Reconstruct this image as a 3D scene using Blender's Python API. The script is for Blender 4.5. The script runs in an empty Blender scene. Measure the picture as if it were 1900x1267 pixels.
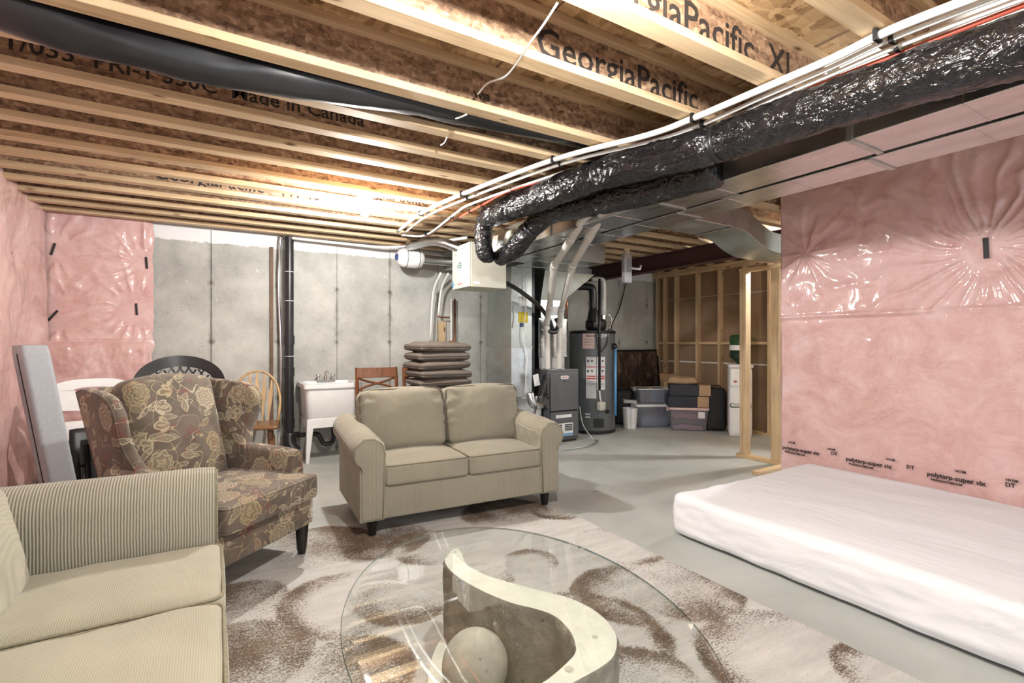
import bpy, bmesh, math, random
from mathutils import Vector, Matrix, noise
random.seed(7)
D = bpy.data; S = bpy.context.scene; COL = S.collection
PI = math.pi
# ------------------------------------------------------------ camera
YAW = math.radians(30.8); SY, CY = math.sin(YAW), math.cos(YAW)
FPX, HZ, CAMZ = 923.0, 636.0, 1.27
cam = D.cameras.new('camera'); cam.sensor_width = 36; cam.lens = FPX/1900*36; cam.shift_y = 2.5/1900
cam.clip_start = 0.02
camo = D.objects.new('camera', cam); COL.objects.link(camo)
camo.location = (0, 0, CAMZ); camo.rotation_euler = (PI/2, 0, -YAW); S.camera = camo
# ------------------------------------------------------------ world, exposure
w = D.worlds.new('world'); S.world = w; w.use_nodes = True
bg = w.node_tree.nodes['Background']; bg.inputs[0].default_value = (0.90, 0.95, 1.0, 1); bg.inputs[1].default_value = 0.86
S.view_settings.view_transform = 'Standard'; S.view_settings.look = 'None'
S.view_settings.gamma = 1; S.view_settings.use_curve_mapping = False; S.view_settings.exposure = 0.80
BULB1 = (1.03, 4.03, 2.315); BULB2 = (0.86, 0.93, 2.33); BULB3 = (5.75, 3.0, 2.30)
BULB4 = (5.0, 4.75, 2.33)
BULB_W = {1: 76, 2: 80, 3: 66, }

# ------------------------------------------------------------ picture geometry -> world (real planes)
def rd(u):
    r = (u-950)/FPX
    return SY+CY*r, CY-SY*r
def PD(u, v, d):
    a, b = rd(u); return Vector((a*d, b*d, CAMZ+(HZ-v)*d/FPX))
def PX(u, v, X): return PD(u, v, X/rd(u)[0])
def PY(u, v, Y): return PD(u, v, Y/rd(u)[1])
def PZ(u, v, z): return PD(u, v, (z-CAMZ)*FPX/(HZ-v))
def DL(d, l, z=0.0): return Vector((SY*d+CY*l, CY*d-SY*l, z))

# ------------------------------------------------------------ mesh builder
def lerp(a, b, t): return a+(b-a)*t
def sstep(a, b, x):
    t = max(0.0, min(1.0, (x-a)/(b-a))) if a != b else float(x > a)
    return t*t*(3-2*t)
def catmull(pts, n):
    pts = [Vector(p) for p in pts]
    if len(pts) == 2: return [pts[0].lerp(pts[1], i/n) for i in range(n+1)]
    P = [pts[0]*2-pts[1]]+pts+[pts[-1]*2-pts[-2]]; out = []
    for i in range(1, len(P)-2):
        for k in range(n):
            t = k/n; a, b, c, d = P[i-1:i+3]
            out.append(0.5*((2*b)+(c-a)*t+(2*a-5*b+4*c-d)*t*t+(3*b-a-3*c+d)*t**3))
    out.append(pts[-1]); return out
def Mt(loc=(0, 0, 0), rx=0, ry=0, rz=0):
    return Matrix.Translation(loc) @ Matrix.Rotation(rz, 4, 'Z') @ Matrix.Rotation(ry, 4, 'Y') @ Matrix.Rotation(rx, 4, 'X')
PL_XZ = Matrix(((1, 0, 0, 0), (0, 0, -1, 0), (0, 1, 0, 0), (0, 0, 0, 1)))   # (x,y,h)->(x,-h,y)
PL_YZ = Matrix(((0, 0, 1, 0), (1, 0, 0, 0), (0, 1, 0, 0), (0, 0, 0, 1)))    # (x,y,h)->(h,x,y)
class MB:
    def __init__(s, M=None): s.v = []; s.f = []; s.M = M or Matrix.Identity(4)
    def add(s, vs, fs, M=None):
        o = len(s.v); T = s.M if M is None else s.M @ M
        s.v += [T @ Vector(p) for p in vs]; s.f += [tuple(i+o for i in f) for f in fs]; return s
    def box(s, c, d, M=None):
        x, y, z = c; a, b, h = d[0]/2, d[1]/2, d[2]/2
        vs = [(x+i*a, y+j*b, z+k*h) for k in (-1, 1) for j in (-1, 1) for i in (-1, 1)]
        return s.add(vs, [(0, 2, 3, 1), (4, 5, 7, 6), (0, 1, 5, 4), (2, 6, 7, 3), (0, 4, 6, 2), (1, 3, 7, 5)], M)
    def bb(s, x0, x1, y0, y1, z0, z1, M=None):
        return s.box(((x0+x1)/2, (y0+y1)/2, (z0+z1)/2), (x1-x0, y1-y0, z1-z0), M)
    def hexa(s, bot, top):
        return s.add(list(bot)+list(top), [(3, 2, 1, 0), (4, 5, 6, 7), (0, 1, 5, 4), (1, 2, 6, 5), (2, 3, 7, 6), (3, 0, 4, 7)])
    def bar(s, a, b, w, h, up=(0, 0, 1)):
        a, b = Vector(a), Vector(b); d = (b-a).normalized(); r = d.cross(Vector(up))
        if r.length < 1e-4: r = d.cross(Vector((0, 1, 0)))
        r.normalize(); t = r.cross(d)
        f = lambda p: [p+r*i*w/2+t*j*h/2 for i, j in ((-1, -1), (1, -1), (1, 1), (-1, 1))]
        return s.hexa(f(a), f(b))
    def prism(s, poly, h0, h1, M=None):
        n = len(poly); vs = [(p[0], p[1], h0) for p in poly]+[(p[0], p[1], h1) for p in poly]
        fs = [tuple(range(n-1, -1, -1)), tuple(range(n, 2*n))]+[(i, (i+1) % n, n+(i+1) % n, n+i) for i in range(n)]
        return s.add(vs, fs, M)
    def tube(s, pts, r, n=10, caps=True, smooth=0, disp=None, squash=None):
        if smooth: pts = catmull(pts, smooth)
        pts = [Vector(p) for p in pts]; m = len(pts); vs = []; up = None; dist = 0
        for i, p in enumerate(pts):
            t = (pts[min(i+1, m-1)]-pts[max(i-1, 0)])
            if t.length < 1e-9: t = Vector((0, 0, 1))
            t.normalize()
            if up is None:
                up = Vector((0, 0, 1)) if abs(t.z) < 0.9 else Vector((1, 0, 0))
            up = (up-t*up.dot(t)); up.normalize(); sd = t.cross(up)
            if i: dist += (p-pts[i-1]).length
            rr = r(i/(m-1)) if callable(r) else (r[i] if isinstance(r, (list, tuple)) else r)
            for k in range(n):
                a = 2*PI*k/n; q = rr
                if disp: q = rr+disp(dist, a, i/(m-1))
                vs.append(p+sd*math.cos(a)*q+up*math.sin(a)*q*(squash or 1))
        fs = [(i*n+k, i*n+(k+1) % n, (i+1)*n+(k+1) % n, (i+1)*n+k) for i in range(m-1) for k in range(n)]
        if caps: fs += [tuple(range(n-1, -1, -1)), tuple((m-1)*n+k for k in range(n))]
        return s.add(vs, fs)
    def lathe(s, prof, c=(0, 0, 0), n=20, M=None, caps=True, sx=1, sy=1):
        vs = []; m = len(prof)
        for r, z in prof:
            for k in range(n):
                a = 2*PI*k/n; vs.append((c[0]+r*sx*math.cos(a), c[1]+r*sy*math.sin(a), c[2]+z))
        fs = [(i*n+k, i*n+(k+1) % n, (i+1)*n+(k+1) % n, (i+1)*n+k) for i in range(m-1) for k in range(n)]
        if caps: fs += [tuple(range(n-1, -1, -1)), tuple((m-1)*n+k for k in range(n))]
        return s.add(vs, fs, M)
    def sphere(s, c, r, n=16, m=10, sz=1):
        return s.lathe([(max(1e-4, r*math.sin(PI*i/m)), -r*sz*math.cos(PI*i/m)) for i in range(m+1)], c, n)
    def grid(s, nx, ny, fn, M=None):
        vs = [fn(i/nx, j/ny) for j in range(ny+1) for i in range(nx+1)]
        fs = [(j*(nx+1)+i, j*(nx+1)+i+1, (j+1)*(nx+1)+i+1, (j+1)*(nx+1)+i) for j in range(ny) for i in range(nx)]
        return s.add(vs, fs, M)
    def rbox(s, c, d, r=0.03, n=10, puff=(0, 0, 0), fn=None, M=None):
        """soft box: rounded edges, faces bulged by puff, optional fn(p, q) extra offset"""
        h = Vector(d)/2; key = {}; vs = []; fs = []
        def vert(p):
            k = (round(p[0], 5), round(p[1], 5), round(p[2], 5))
            if k in key: return key[k]
            # cluster samples near edges
            q = Vector([h[i]*math.sin(p[i]*PI/2)*0.35+h[i]*p[i]*0.65 for i in range(3)])
            inner = Vector([max(-(h[i]-r), min(h[i]-r, q[i])) for i in range(3)])
            dlt = q-inner
            if dlt.length > 1e-9: q = inner+dlt.normalized()*min(r, max(abs(dlt.x), abs(dlt.y), abs(dlt.z)))
            for a in range(3):
                b, e = (a+1) % 3, (a+2) % 3
                q[a] += (q[a]/h[a])*puff[a]*(1-(q[b]/h[b])**2*0.999)*(1-(q[e]/h[e])**2*0.999)
            q = q+Vector(c)
            if fn: q = fn(q, p)
            key[k] = len(vs); vs.append(q); return key[k]
        for ax in range(3):
            for sg in (-1, 1):
                for i in range(n):
                    for j in range(n):
                        ids = []
                        for a, b in ((i, j), (i+1, j), (i+1, j+1), (i, j+1)):
                            p = [0, 0, 0]; p[ax] = sg; p[(ax+1) % 3] = -1+2*a/n; p[(ax+2) % 3] = -1+2*b/n
                            ids.append(vert(p))
                        fs.append(tuple(ids if sg > 0 else ids[::-1]))
        return s.add(vs, fs, M)
    def build(s, name, mat, parent=None, smooth=False, bevel=0, world=False, bseg=2, angle=40, recalc=True):
        me = D.meshes.new(name); vs = s.v
        if world and parent is not None:
            Mi = ROOTM[parent.name].inverted(); vs = [Mi @ p for p in vs]
        me.from_pydata([tuple(p) for p in vs], [], s.f); me.validate()
        if recalc:
            bm = bmesh.new(); bm.from_mesh(me); bmesh.ops.recalc_face_normals(bm, faces=bm.faces); bm.to_mesh(me); bm.free()
        o = D.objects.new(name, me); COL.objects.link(o)
        if mat: me.materials.append(mat)
        if smooth:
            for p in me.polygons: p.use_smooth = True
            if smooth == 'auto': me.set_sharp_from_angle(angle=math.radians(angle))
        if bevel:
            b = o.modifiers.new('bevel', 'BEVEL'); b.width = bevel; b.segments = bseg; b.limit_method = 'ANGLE'; b.angle_limit = math.radians(35)
        if parent is not None: o.parent = parent; ROOTM[o.name] = ROOTM[parent.name]
        else: ROOTM[o.name] = Matrix.Identity(4)
        return o
ROOTM = {}
def tag(o, label=None, cat=None, group=None, kind=None):
    if label: o['label'] = label
    if cat: o['category'] = cat
    if group: o['group'] = group
    if kind: o['kind'] = kind
    return o
def thing(name, label, cat, loc=(0, 0, 0), rz=0, group=None):
    o = D.objects.new(name, None); COL.objects.link(o); o.empty_display_size = 0.05
    o.location = loc; o.rotation_euler = (0, 0, rz); ROOTM[o.name] = Mt(loc, rz=rz)
    return tag(o, label, cat, group)
def struct(o): o['kind'] = 'structure'; return o
def copy_tree(o, parent=None):
    c = o.copy(); COL.objects.link(c); c.parent = parent
    for ch in list(o.children): copy_tree(ch, c)
    return c
def text_mb(txt, size, M, depth=0.0004, align='LEFT', shear=0, bold=0):
    cu = D.curves.new('lettering', 'FONT'); cu.body = txt; cu.size = size; cu.extrude = depth; cu.align_x = align
    cu.shear = shear; cu.offset = bold; cu.resolution_u = 2
    ob = D.objects.new('lettering', cu); me = D.meshes.new_from_object(ob)
    mb = MB(); mb.add([v.co.copy() for v in me.vertices], [tuple(p.vertices) for p in me.polygons], M)
    D.objects.remove(ob); D.curves.remove(cu); D.meshes.remove(me); return mb
def nz(x, y=0, z=0, oct=3): return noise.fractal(Vector((x, y, z)), 0.6, 2.0, oct)

# ------------------------------------------------------------ materials
def newmat(name):
    m = D.materials.new(name); m.use_nodes = True; nt = m.node_tree; b = nt.nodes['Principled BSDF']; return m, nt, b
def nd(nt, typ, ins=None, **props):
    n = nt.nodes.new(typ)
    for k, v in props.items(): setattr(n, k, v)
    for k, v in (ins or {}).items():
        if hasattr(v, 'links') or isinstance(v, bpy.types.NodeSocket): nt.links.new(v, n.inputs[k])
        else: n.inputs[k].default_value = v
    return n
def c4(c): return (c[0], c[1], c[2], 1) if len(c) == 3 else c
def srgb(r, g, b):
    f = lambda x: (x/255/12.92) if x/255 <= 0.04045 else ((x/255+0.055)/1.055)**2.4
    return (f(r), f(g), f(b), 1)
def coords(nt, scale=(1, 1, 1), kind='Object', loc=(0, 0, 0), rot=(0, 0, 0)):
    t = nd(nt, 'ShaderNodeTexCoord'); m = nd(nt, 'ShaderNodeMapping', {'Vector': t.outputs[kind], 'Scale': scale, 'Location': loc, 'Rotation': rot})
    return m.outputs[0]
def nzn(nt, vec, scale, detail=4, rough=0.55, dist=0): return nd(nt, 'ShaderNodeTexNoise', {'Vector': vec, 'Scale': scale, 'Detail': detail, 'Roughness': rough, 'Distortion': dist}).outputs[0]
def ramp(nt, fac, stops, interp='LINEAR'):
    r = nd(nt, 'ShaderNodeValToRGB', {'Fac': fac}); e = r.color_ramp; e.interpolation = interp
    while len(e.elements) < len(stops): e.elements.new(0.5)
    for i, (p, c) in enumerate(stops):
        e.elements[i].position = p; e.elements[i].color = c4(c) if not isinstance(c, float) else (c, c, c, 1)
    return r.outputs[0]
def mixc(nt, fac, a, b, mode='MIX'):
    n = nd(nt, 'ShaderNodeMix', data_type='RGBA', blend_type=mode)
    for s_, v in ((n.inputs[0], fac), (n.inputs[6], a), (n.inputs[7], b)):
        if isinstance(v, bpy.types.NodeSocket): nt.links.new(v, s_)
        else: s_.default_value = v if isinstance(v, (int, float)) else c4(v)
    return n.outputs[2]
def mth(nt, op, a, b=0.0, c=None):
    n = nd(nt, 'ShaderNodeMath', operation=op)
    for i, v in enumerate((a, b, c)):
        if v is None: continue
        if isinstance(v, bpy.types.NodeSocket): nt.links.new(v, n.inputs[i])
        else: n.inputs[i].default_value = v
    return n.outputs[0]
def bump(nt, b, h, strength=0.3, dist=0.01):
    n = nd(nt, 'ShaderNodeBump', {'Height': h, 'Strength': strength, 'Distance': dist}); nt.links.new(n.outputs[0], b.inputs['Normal']); return n
def basic(name, col, rough=0.5, metal=0.0, var=0.12, scale=8, bmp=0.0, bscale=60, coat=0, spec=0.5, stretch=(1, 1, 1)):
    m, nt, b = newmat(name); v = coords(nt, stretch)
    f = nzn(nt, v, scale, 5)
    lo = tuple(x*(1-var) for x in col[:3]); hi = tuple(min(1, x*(1+var)) for x in col[:3])
    nt.links.new(ramp(nt, f, [(0.3, lo), (0.7, hi)]), b.inputs['Base Color'])
    b.inputs['Roughness'].default_value = rough; b.inputs['Metallic'].default_value = metal
    b.inputs['Coat Weight'].default_value = coat; b.inputs['Specular IOR Level'].default_value = spec
    if bmp: bump(nt, b, nzn(nt, v, bscale, 4), bmp, 0.004)
    return m
def metal(name, col, rough=0.3, var=0.15, streak=(1, 1, 1), bmp=0.08):
    m, nt, b = newmat(name); v = coords(nt, streak)
    f = nzn(nt, v, 9, 6, 0.65, 0.6)
    nt.links.new(ramp(nt, f, [(0.25, tuple(x*(1-var) for x in col[:3])), (0.75, tuple(min(1, x*(1+var)) for x in col[:3]))]), b.inputs['Base Color'])
    nt.links.new(ramp(nt, nzn(nt, v, 4, 3), [(0.3, rough*0.75), (0.75, rough*1.3)]), b.inputs['Roughness'])
    b.inputs['Metallic'].default_value = 1; bump(nt, b, nzn(nt, v, 5, 2), bmp, 0.02); return m
def lumber(name, light, dark, axis=0, rough=0.6, knots=True, seed=0.0):
    m, nt, b = newmat(name)
    sc = [22, 22, 22]; sc[axis] = 1.1
    info = nd(nt, 'ShaderNodeObjectInfo')
    tc = nd(nt, 'ShaderNodeTexCoord'); off = nd(nt, 'ShaderNodeVectorMath', {0: tc.outputs['Object'], 1: nd(nt, 'ShaderNodeCombineXYZ', {0: mth(nt, 'MULTIPLY', info.outputs['Random'], 37.0), 1: mth(nt, 'MULTIPLY', info.outputs['Random'], 11.0)}).outputs[0]}, operation='ADD')
    mp = nd(nt, 'ShaderNodeMapping', {'Vector': off.outputs[0], 'Scale': sc}).outputs[0]
    g = nzn(nt, mp, 1.6, 6, 0.6, 0.8)
    colr = ramp(nt, g, [(0.25, dark), (0.5, tuple((light[i]*0.75+dark[i]*0.25) for i in range(3))), (0.7, light)])
    sc2 = [9, 9, 9]; sc2[axis] = 3.2
    mp2 = nd(nt, 'ShaderNodeMapping', {'Vector': off.outputs[0], 'Scale': sc2}).outputs[0]
    if knots:
        vo = nd(nt, 'ShaderNodeTexVoronoi', {'Vector': mp2, 'Scale': 0.9, 'Randomness': 1.0})
        k = ramp(nt, vo.outputs['Distance'], [(0.05, 1.0), (0.13, 0.0)])
        colr = mixc(nt, k, colr, (dark[0]*0.35, dark[1]*0.25, dark[2]*0.2))
    big = ramp(nt, nzn(nt, off.outputs[0], 2.2, 3), [(0.35, 0.86), (0.65, 1.06)])
    colr = mixc(nt, 1.0, colr, big, 'MULTIPLY')
    nt.links.new(colr, b.inputs['Base Color']); b.inputs['Roughness'].default_value = rough
    bump(nt, b, g, 0.15, 0.003); return m
def osb(name, cols, scale=14, rough=0.65):
    m, nt, b = newmat(name); v = coords(nt)
    d = nd(nt, 'ShaderNodeVectorMath', {0: v, 1: nd(nt, 'ShaderNodeVectorMath', {0: nd(nt, 'ShaderNodeTexNoise', {'Vector': v, 'Scale': 12.0}).outputs['Color'], 'Scale': 0.035}, operation='SCALE').outputs[0]}, operation='ADD').outputs[0]
    mp = nd(nt, 'ShaderNodeMapping', {'Vector': d, 'Scale': (scale*0.8, scale*2.2, scale*2.2)}).outputs[0]
    vo = nd(nt, 'ShaderNodeTexVoronoi', {'Vector': mp, 'Scale': 1.0, 'Randomness': 1.0})
    mp2 = nd(nt, 'ShaderNodeMapping', {'Vector': d, 'Scale': (scale*2.4, scale*0.9, scale*2.6), 'Rotation': (0.2, 0.3, 0.5)}).outputs[0]
    vo2 = nd(nt, 'ShaderNodeTexVoronoi', {'Vector': mp2, 'Scale': 1.0, 'Randomness': 1.0})
    g = nd(nt, 'ShaderNodeSeparateColor', {0: vo.outputs['Color']}).outputs[0]; g2 = nd(nt, 'ShaderNodeSeparateColor', {0: vo2.outputs['Color']}).outputs[1]
    f = mth(nt, 'ADD', mth(nt, 'MULTIPLY', g, 0.5), mth(nt, 'MULTIPLY', g2, 0.5))
    f = mth(nt, 'ADD', mth(nt, 'MULTIPLY', f, 0.7), mth(nt, 'MULTIPLY', nzn(nt, d, 60, 5, 0.7), 0.3))
    c = ramp(nt, f, [(0.15, cols[0]), (0.38, cols[1]), (0.6, cols[2]), (0.85, cols[3])])
    nt.links.new(c, b.inputs['Base Color']); b.inputs['Roughness'].default_value = rough
    bump(nt, b, f, 0.35, 0.004); return m

M = {}
M['lumber'] = lumber('lumber_x', (0.70, 0.53, 0.33), (0.46, 0.30, 0.15), 0)
M['lumber_y'] = lumber('lumber_y', (0.66, 0.48, 0.28), (0.42, 0.26, 0.12), 1)
M['lumber_z'] = lumber('lumber_z', (0.62, 0.46, 0.28), (0.38, 0.25, 0.13), 2)
M['osb_web'] = osb('osb_web', [(0.11, 0.062, 0.038), (0.26, 0.155, 0.092), (0.39, 0.245, 0.148), (0.58, 0.40, 0.26)], 20)
M['osb_deck'] = osb('osb_deck', [(0.14, 0.07, 0.03), (0.36, 0.22, 0.10), (0.50, 0.33, 0.17), (0.66, 0.48, 0.28)], 11)
M['print'] = basic('print_ink', (0.03, 0.022, 0.018), 0.8, var=0.3)
# concrete wall
def concrete_wall():
    m, nt, b = newmat('concrete_wall'); v = coords(nt)
    base = ramp(nt, nzn(nt, v, 2.2, 8, 0.62), [(0.3, (0.33, 0.33, 0.305)), (0.5, (0.45, 0.45, 0.42)), (0.7, (0.56, 0.56, 0.525))])
    pit = nd(nt, 'ShaderNodeTexVoronoi', {'Vector': v, 'Scale': 34.0, 'Randomness': 1.0}).outputs['Distance']
    pm = mth(nt, 'MULTIPLY', ramp(nt, pit, [(0.08, 1.0), (0.17, 0.0)]), ramp(nt, nzn(nt, v, 5, 3), [(0.45, 0.0), (0.6, 0.8)]))
    base = mixc(nt, pm, base, (0.15, 0.145, 0.13))
    spots = ramp(nt, nzn(nt, v, 45, 3, 0.6), [(0.62, 0.0), (0.72, 0.5)])
    base = mixc(nt, spots, base, (0.20, 0.195, 0.175))
    sx = nd(nt, 'ShaderNodeSeparateXYZ', {0: v})
    # stains next to the form joints and their tie holes
    jx = mth(nt, 'ABSOLUTE', mth(nt, 'SUBTRACT', mth(nt, 'FRACT', mth(nt, 'ADD', mth(nt, 'DIVIDE', mth(nt, 'ADD', sx.outputs[0], 0.04), 0.635), 10.5)), 0.5))
    n1 = nzn(nt, v, 12, 5, 0.7)
    js = mth(nt, 'MULTIPLY', ramp(nt, mth(nt, 'ADD', jx, mth(nt, 'MULTIPLY', mth(nt, 'SUBTRACT', n1, 0.5), 0.16)), [(0.0, 0.8), (0.05, 0.0)]), ramp(nt, nzn(nt, v, 2.4, 4), [(0.42, 0.0), (0.62, 0.85)]))
    base = mixc(nt, js, base, (0.19, 0.185, 0.165))
    tz = mth(nt, 'ABSOLUTE', mth(nt, 'SUBTRACT', mth(nt, 'FRACT', mth(nt, 'ADD', mth(nt, 'DIVIDE', mth(nt, 'SUBTRACT', sx.outputs[2], 1.28), 0.62), 10.5)), 0.5))
    dd = mth(nt, 'SQRT', mth(nt, 'ADD', mth(nt, 'POWER', mth(nt, 'MULTIPLY', jx, 1.0), 2.0), mth(nt, 'POWER', tz, 2.0)))
    ts = ramp(nt, mth(nt, 'ADD', dd, mth(nt, 'MULTIPLY', mth(nt, 'SUBTRACT', n1, 0.5), 0.1)), [(0.008, 0.9), (0.03, 0.35), (0.07, 0.0)])
    base = mixc(nt, ts, base, (0.10, 0.095, 0.08))
    # whitewash band along the top and a few flakes of it
    e = mth(nt, 'ADD', sx.outputs[2], mth(nt, 'MULTIPLY', mth(nt, 'SUBTRACT', nzn(nt, v, 14, 5, 0.7), 0.5), 0.09))
    wm = ramp(nt, mth(nt, 'SUBTRACT', e, 1.5), [(0.815, 0.0), (0.822, 1.0)])
    fl = mth(nt, 'MULTIPLY', ramp(nt, nzn(nt, nd(nt, 'ShaderNodeMapping', {'Vector': v, 'Scale': (1, 1, 0.5)}).outputs[0], 11, 6, 0.75), [(0.655, 0.0), (0.68, 0.8)]), ramp(nt, sx.outputs[2], [(0.5, 0.0), (1.0, 1.0)]))
    fl = mth(nt, 'MULTIPLY', fl, ramp(nt, mth(nt, 'SUBTRACT', sx.outputs[2], 1.3), [(0.2, 0.0), (0.7, 1.0)]))
    base = mixc(nt, mth(nt, 'MAXIMUM', wm, fl), base, (0.80, 0.80, 0.80))
    nt.links.new(base, b.inputs['Base Color']); b.inputs['Roughness'].default_value = 0.85
    bump(nt, b, mth(nt, 'SUBTRACT', nzn(nt, v, 25, 5), mth(nt, 'MULTIPLY', pm, 0.5)), 0.25, 0.006); return m
M['concrete'] = concrete_wall()
def floor_mat():
    m, nt, b = newmat('floor_concrete'); v = coords(nt)
    c = ramp(nt, nzn(nt, v, 1.3, 8, 0.6, 0.4), [(0.3, (0.36, 0.385, 0.365)), (0.5, (0.45, 0.47, 0.45)), (0.7, (0.53, 0.55, 0.53))])
    st = ramp(nt, nzn(nt, nd(nt, 'ShaderNodeMapping', {'Vector': v, 'Scale': (1, 3, 1)}).outputs[0], 6, 7, 0.7, 1.0), [(0.66, 0.0), (0.72, 0.6)])
    c = mixc(nt, st, c, (0.66, 0.67, 0.66))
    sp = nd(nt, 'ShaderNodeTexVoronoi', {'Vector': v, 'Scale': 3.0, 'Randomness': 1.0}).outputs['Distance']
    c = mixc(nt, ramp(nt, sp, [(0.03, 0.8), (0.045, 0.0)]), c, (0.12, 0.11, 0.10))
    nt.links.new(c, b.inputs['Base Color'])
    nt.links.new(ramp(nt, nzn(nt, v, 3, 4), [(0.3, 0.42), (0.7, 0.62)]), b.inputs['Roughness'])
    bump(nt, b, nzn(nt, v, 40, 5), 0.08, 0.004); return m
M['floor'] = floor_mat()
def pink(name, c0, c1, c2, coat=0.9):
    m, nt, b = newmat(name); v = coords(nt)
    n1 = nzn(nt, v, 2.6, 8, 0.68, 1.6); c = ramp(nt, n1, [(0.28, c0), (0.5, c1), (0.72, c2)])
    n2 = nzn(nt, nd(nt, 'ShaderNodeMapping', {'Vector': v, 'Scale': (1, 1, 1.6), 'Rotation': (0.5, 0.4, 0.3)}).outputs[0], 7, 9, 0.75, 2.5)
    c = mixc(nt, ramp(nt, n2, [(0.45, 0.0), (0.75, 0.35)]), c, (0.86, 0.66, 0.62))
    # faint grey batch marks printed on the sheet
    mk = nd(nt, 'ShaderNodeTexVoronoi', {'Vector': nd(nt, 'ShaderNodeMapping', {'Vector': v, 'Scale': (1.6, 1.6, 3.2)}).outputs[0], 'Scale': 1.0, 'Randomness': 0.8}).outputs['Distance']
    c = mixc(nt, mth(nt, 'MULTIPLY', ramp(nt, mk, [(0.06, 1.0), (0.075, 0.0)]), ramp(nt, nzn(nt, v, 60, 2), [(0.5, 0.0), (0.58, 0.7)])), c, (0.22, 0.12, 0.12))
    nt.links.new(c, b.inputs['Base Color']); b.inputs['Roughness'].default_value = 0.55
    b.inputs['Coat Weight'].default_value = coat; b.inputs['Coat Roughness'].default_value = 0.12
    cr = nzn(nt, nd(nt, 'ShaderNodeMapping', {'Vector': v, 'Scale': (1, 1, 0.6), 'Rotation': (0.7, 0.2, 0.4)}).outputs[0], 5, 3, 0.5, 2.0)
    bn = nd(nt, 'ShaderNodeBump', {'Height': cr, 'Strength': 0.35, 'Distance': 0.02})
    nt.links.new(bn.outputs[0], b.inputs['Coat Normal']); bump(nt, b, n2, 0.12, 0.01); return m
M['pink'] = pink('insulation_pink', (0.56, 0.30, 0.28), (0.66, 0.415, 0.39), (0.76, 0.55, 0.53))
M['tape_black'] = basic('tape_black', (0.012, 0.012, 0.013), 0.35)
M['black_plastic'] = basic('black_plastic', (0.018, 0.018, 0.02), 0.35, var=0.2)
def foil():
    m, nt, b = newmat('black_foil'); v = coords(nt)
    b.inputs['Base Color'].default_value = (0.006, 0.006, 0.008, 1); b.inputs['Roughness'].default_value = 0.17
    b.inputs['Specular IOR Level'].default_value = 0.7
    n = nzn(nt, nd(nt, 'ShaderNodeMapping', {'Vector': v, 'Scale': (9, 5, 9), 'Rotation': (0.3, 0.2, 0.5)}).outputs[0], 1.5, 3, 0.5, 2.0)
    n2 = nzn(nt, v, 24, 3, 0.6, 1.4)
    bump(nt, b, mth(nt, 'ADD', n, mth(nt, 'MULTIPLY', n2, 0.14)), 0.75, 0.04); return m
M['foil'] = foil()
M['galv'] = metal('galvanised', (0.56, 0.58, 0.58), 0.30, 0.16, (1, 0.3, 1))
M['galv_dull'] = metal('galvanised_dull', (0.46, 0.50, 0.48), 0.42, 0.12)
M['chrome'] = metal('chrome', (0.8, 0.8, 0.8), 0.12, 0.05)
M['copper'] = metal('copper', (0.45, 0.20, 0.11), 0.35, 0.3)
M['white_plastic'] = basic('white_plastic', (0.80, 0.80, 0.80), 0.4, var=0.04)
M['pvc'] = basic('pvc_pipe', (0.66, 0.64, 0.59), 0.38, var=0.07)
M['pex'] = basic('pex_white', (0.80, 0.80, 0.77), 0.35, var=0.04)
M['pex_red'] = basic('pex_red', (0.55, 0.10, 0.06), 0.35, var=0.15)
M['pink_white'] = basic('drywall_white', (0.80, 0.79, 0.76), 0.8, var=0.04)
M['wood_dark'] = basic('leg_black', (0.012, 0.010, 0.009), 0.28, var=0.2)
M['walnut'] = lumber('walnut', (0.22, 0.085, 0.035), (0.09, 0.030, 0.012), 2, 0.35, False)
M['oak'] = lumber('oak', (0.62, 0.42, 0.22), (0.38, 0.22, 0.09), 2, 0.35, False)
M['oak_seat'] = lumber('oak_seat', (0.26, 0.13, 0.055), (0.14, 0.06, 0.025), 0, 0.25, False)
M['cardboard'] = basic('cardboard', (0.40, 0.27, 0.16), 0.85, var=0.15, scale=5)
M['paper'] = basic('paper', (0.72, 0.72, 0.72), 0.8, var=0.05)
M['sheetmetal_grey'] = basic('furnace_grey', (0.115, 0.118, 0.125), 0.42, 0.25, 0.12, 3)
M['tank_grey'] = basic('tank_grey', (0.13, 0.14, 0.145), 0.38, 0.2, 0.12, 3)
M['beige_box'] = basic('ventilator_beige', (0.50, 0.50, 0.425), 0.5, 0, 0.05, 3)
M['yellow'] = basic('yellow_sticker', (0.62, 0.48, 0.03), 0.6)
M['blue'] = basic('blue_label', (0.03, 0.06, 0.20), 0.5)
M['blue_pipe'] = basic('blue_pipe', (0.12, 0.34, 0.62), 0.4)
M['red_label'] = basic('red_label', (0.48, 0.05, 0.04), 0.5)
M['pink_label'] = basic('pink_label', (0.66, 0.48, 0.45), 0.5)
M['green_ink'] = basic('green_ink', (0.02, 0.11, 0.05), 0.6)
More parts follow.
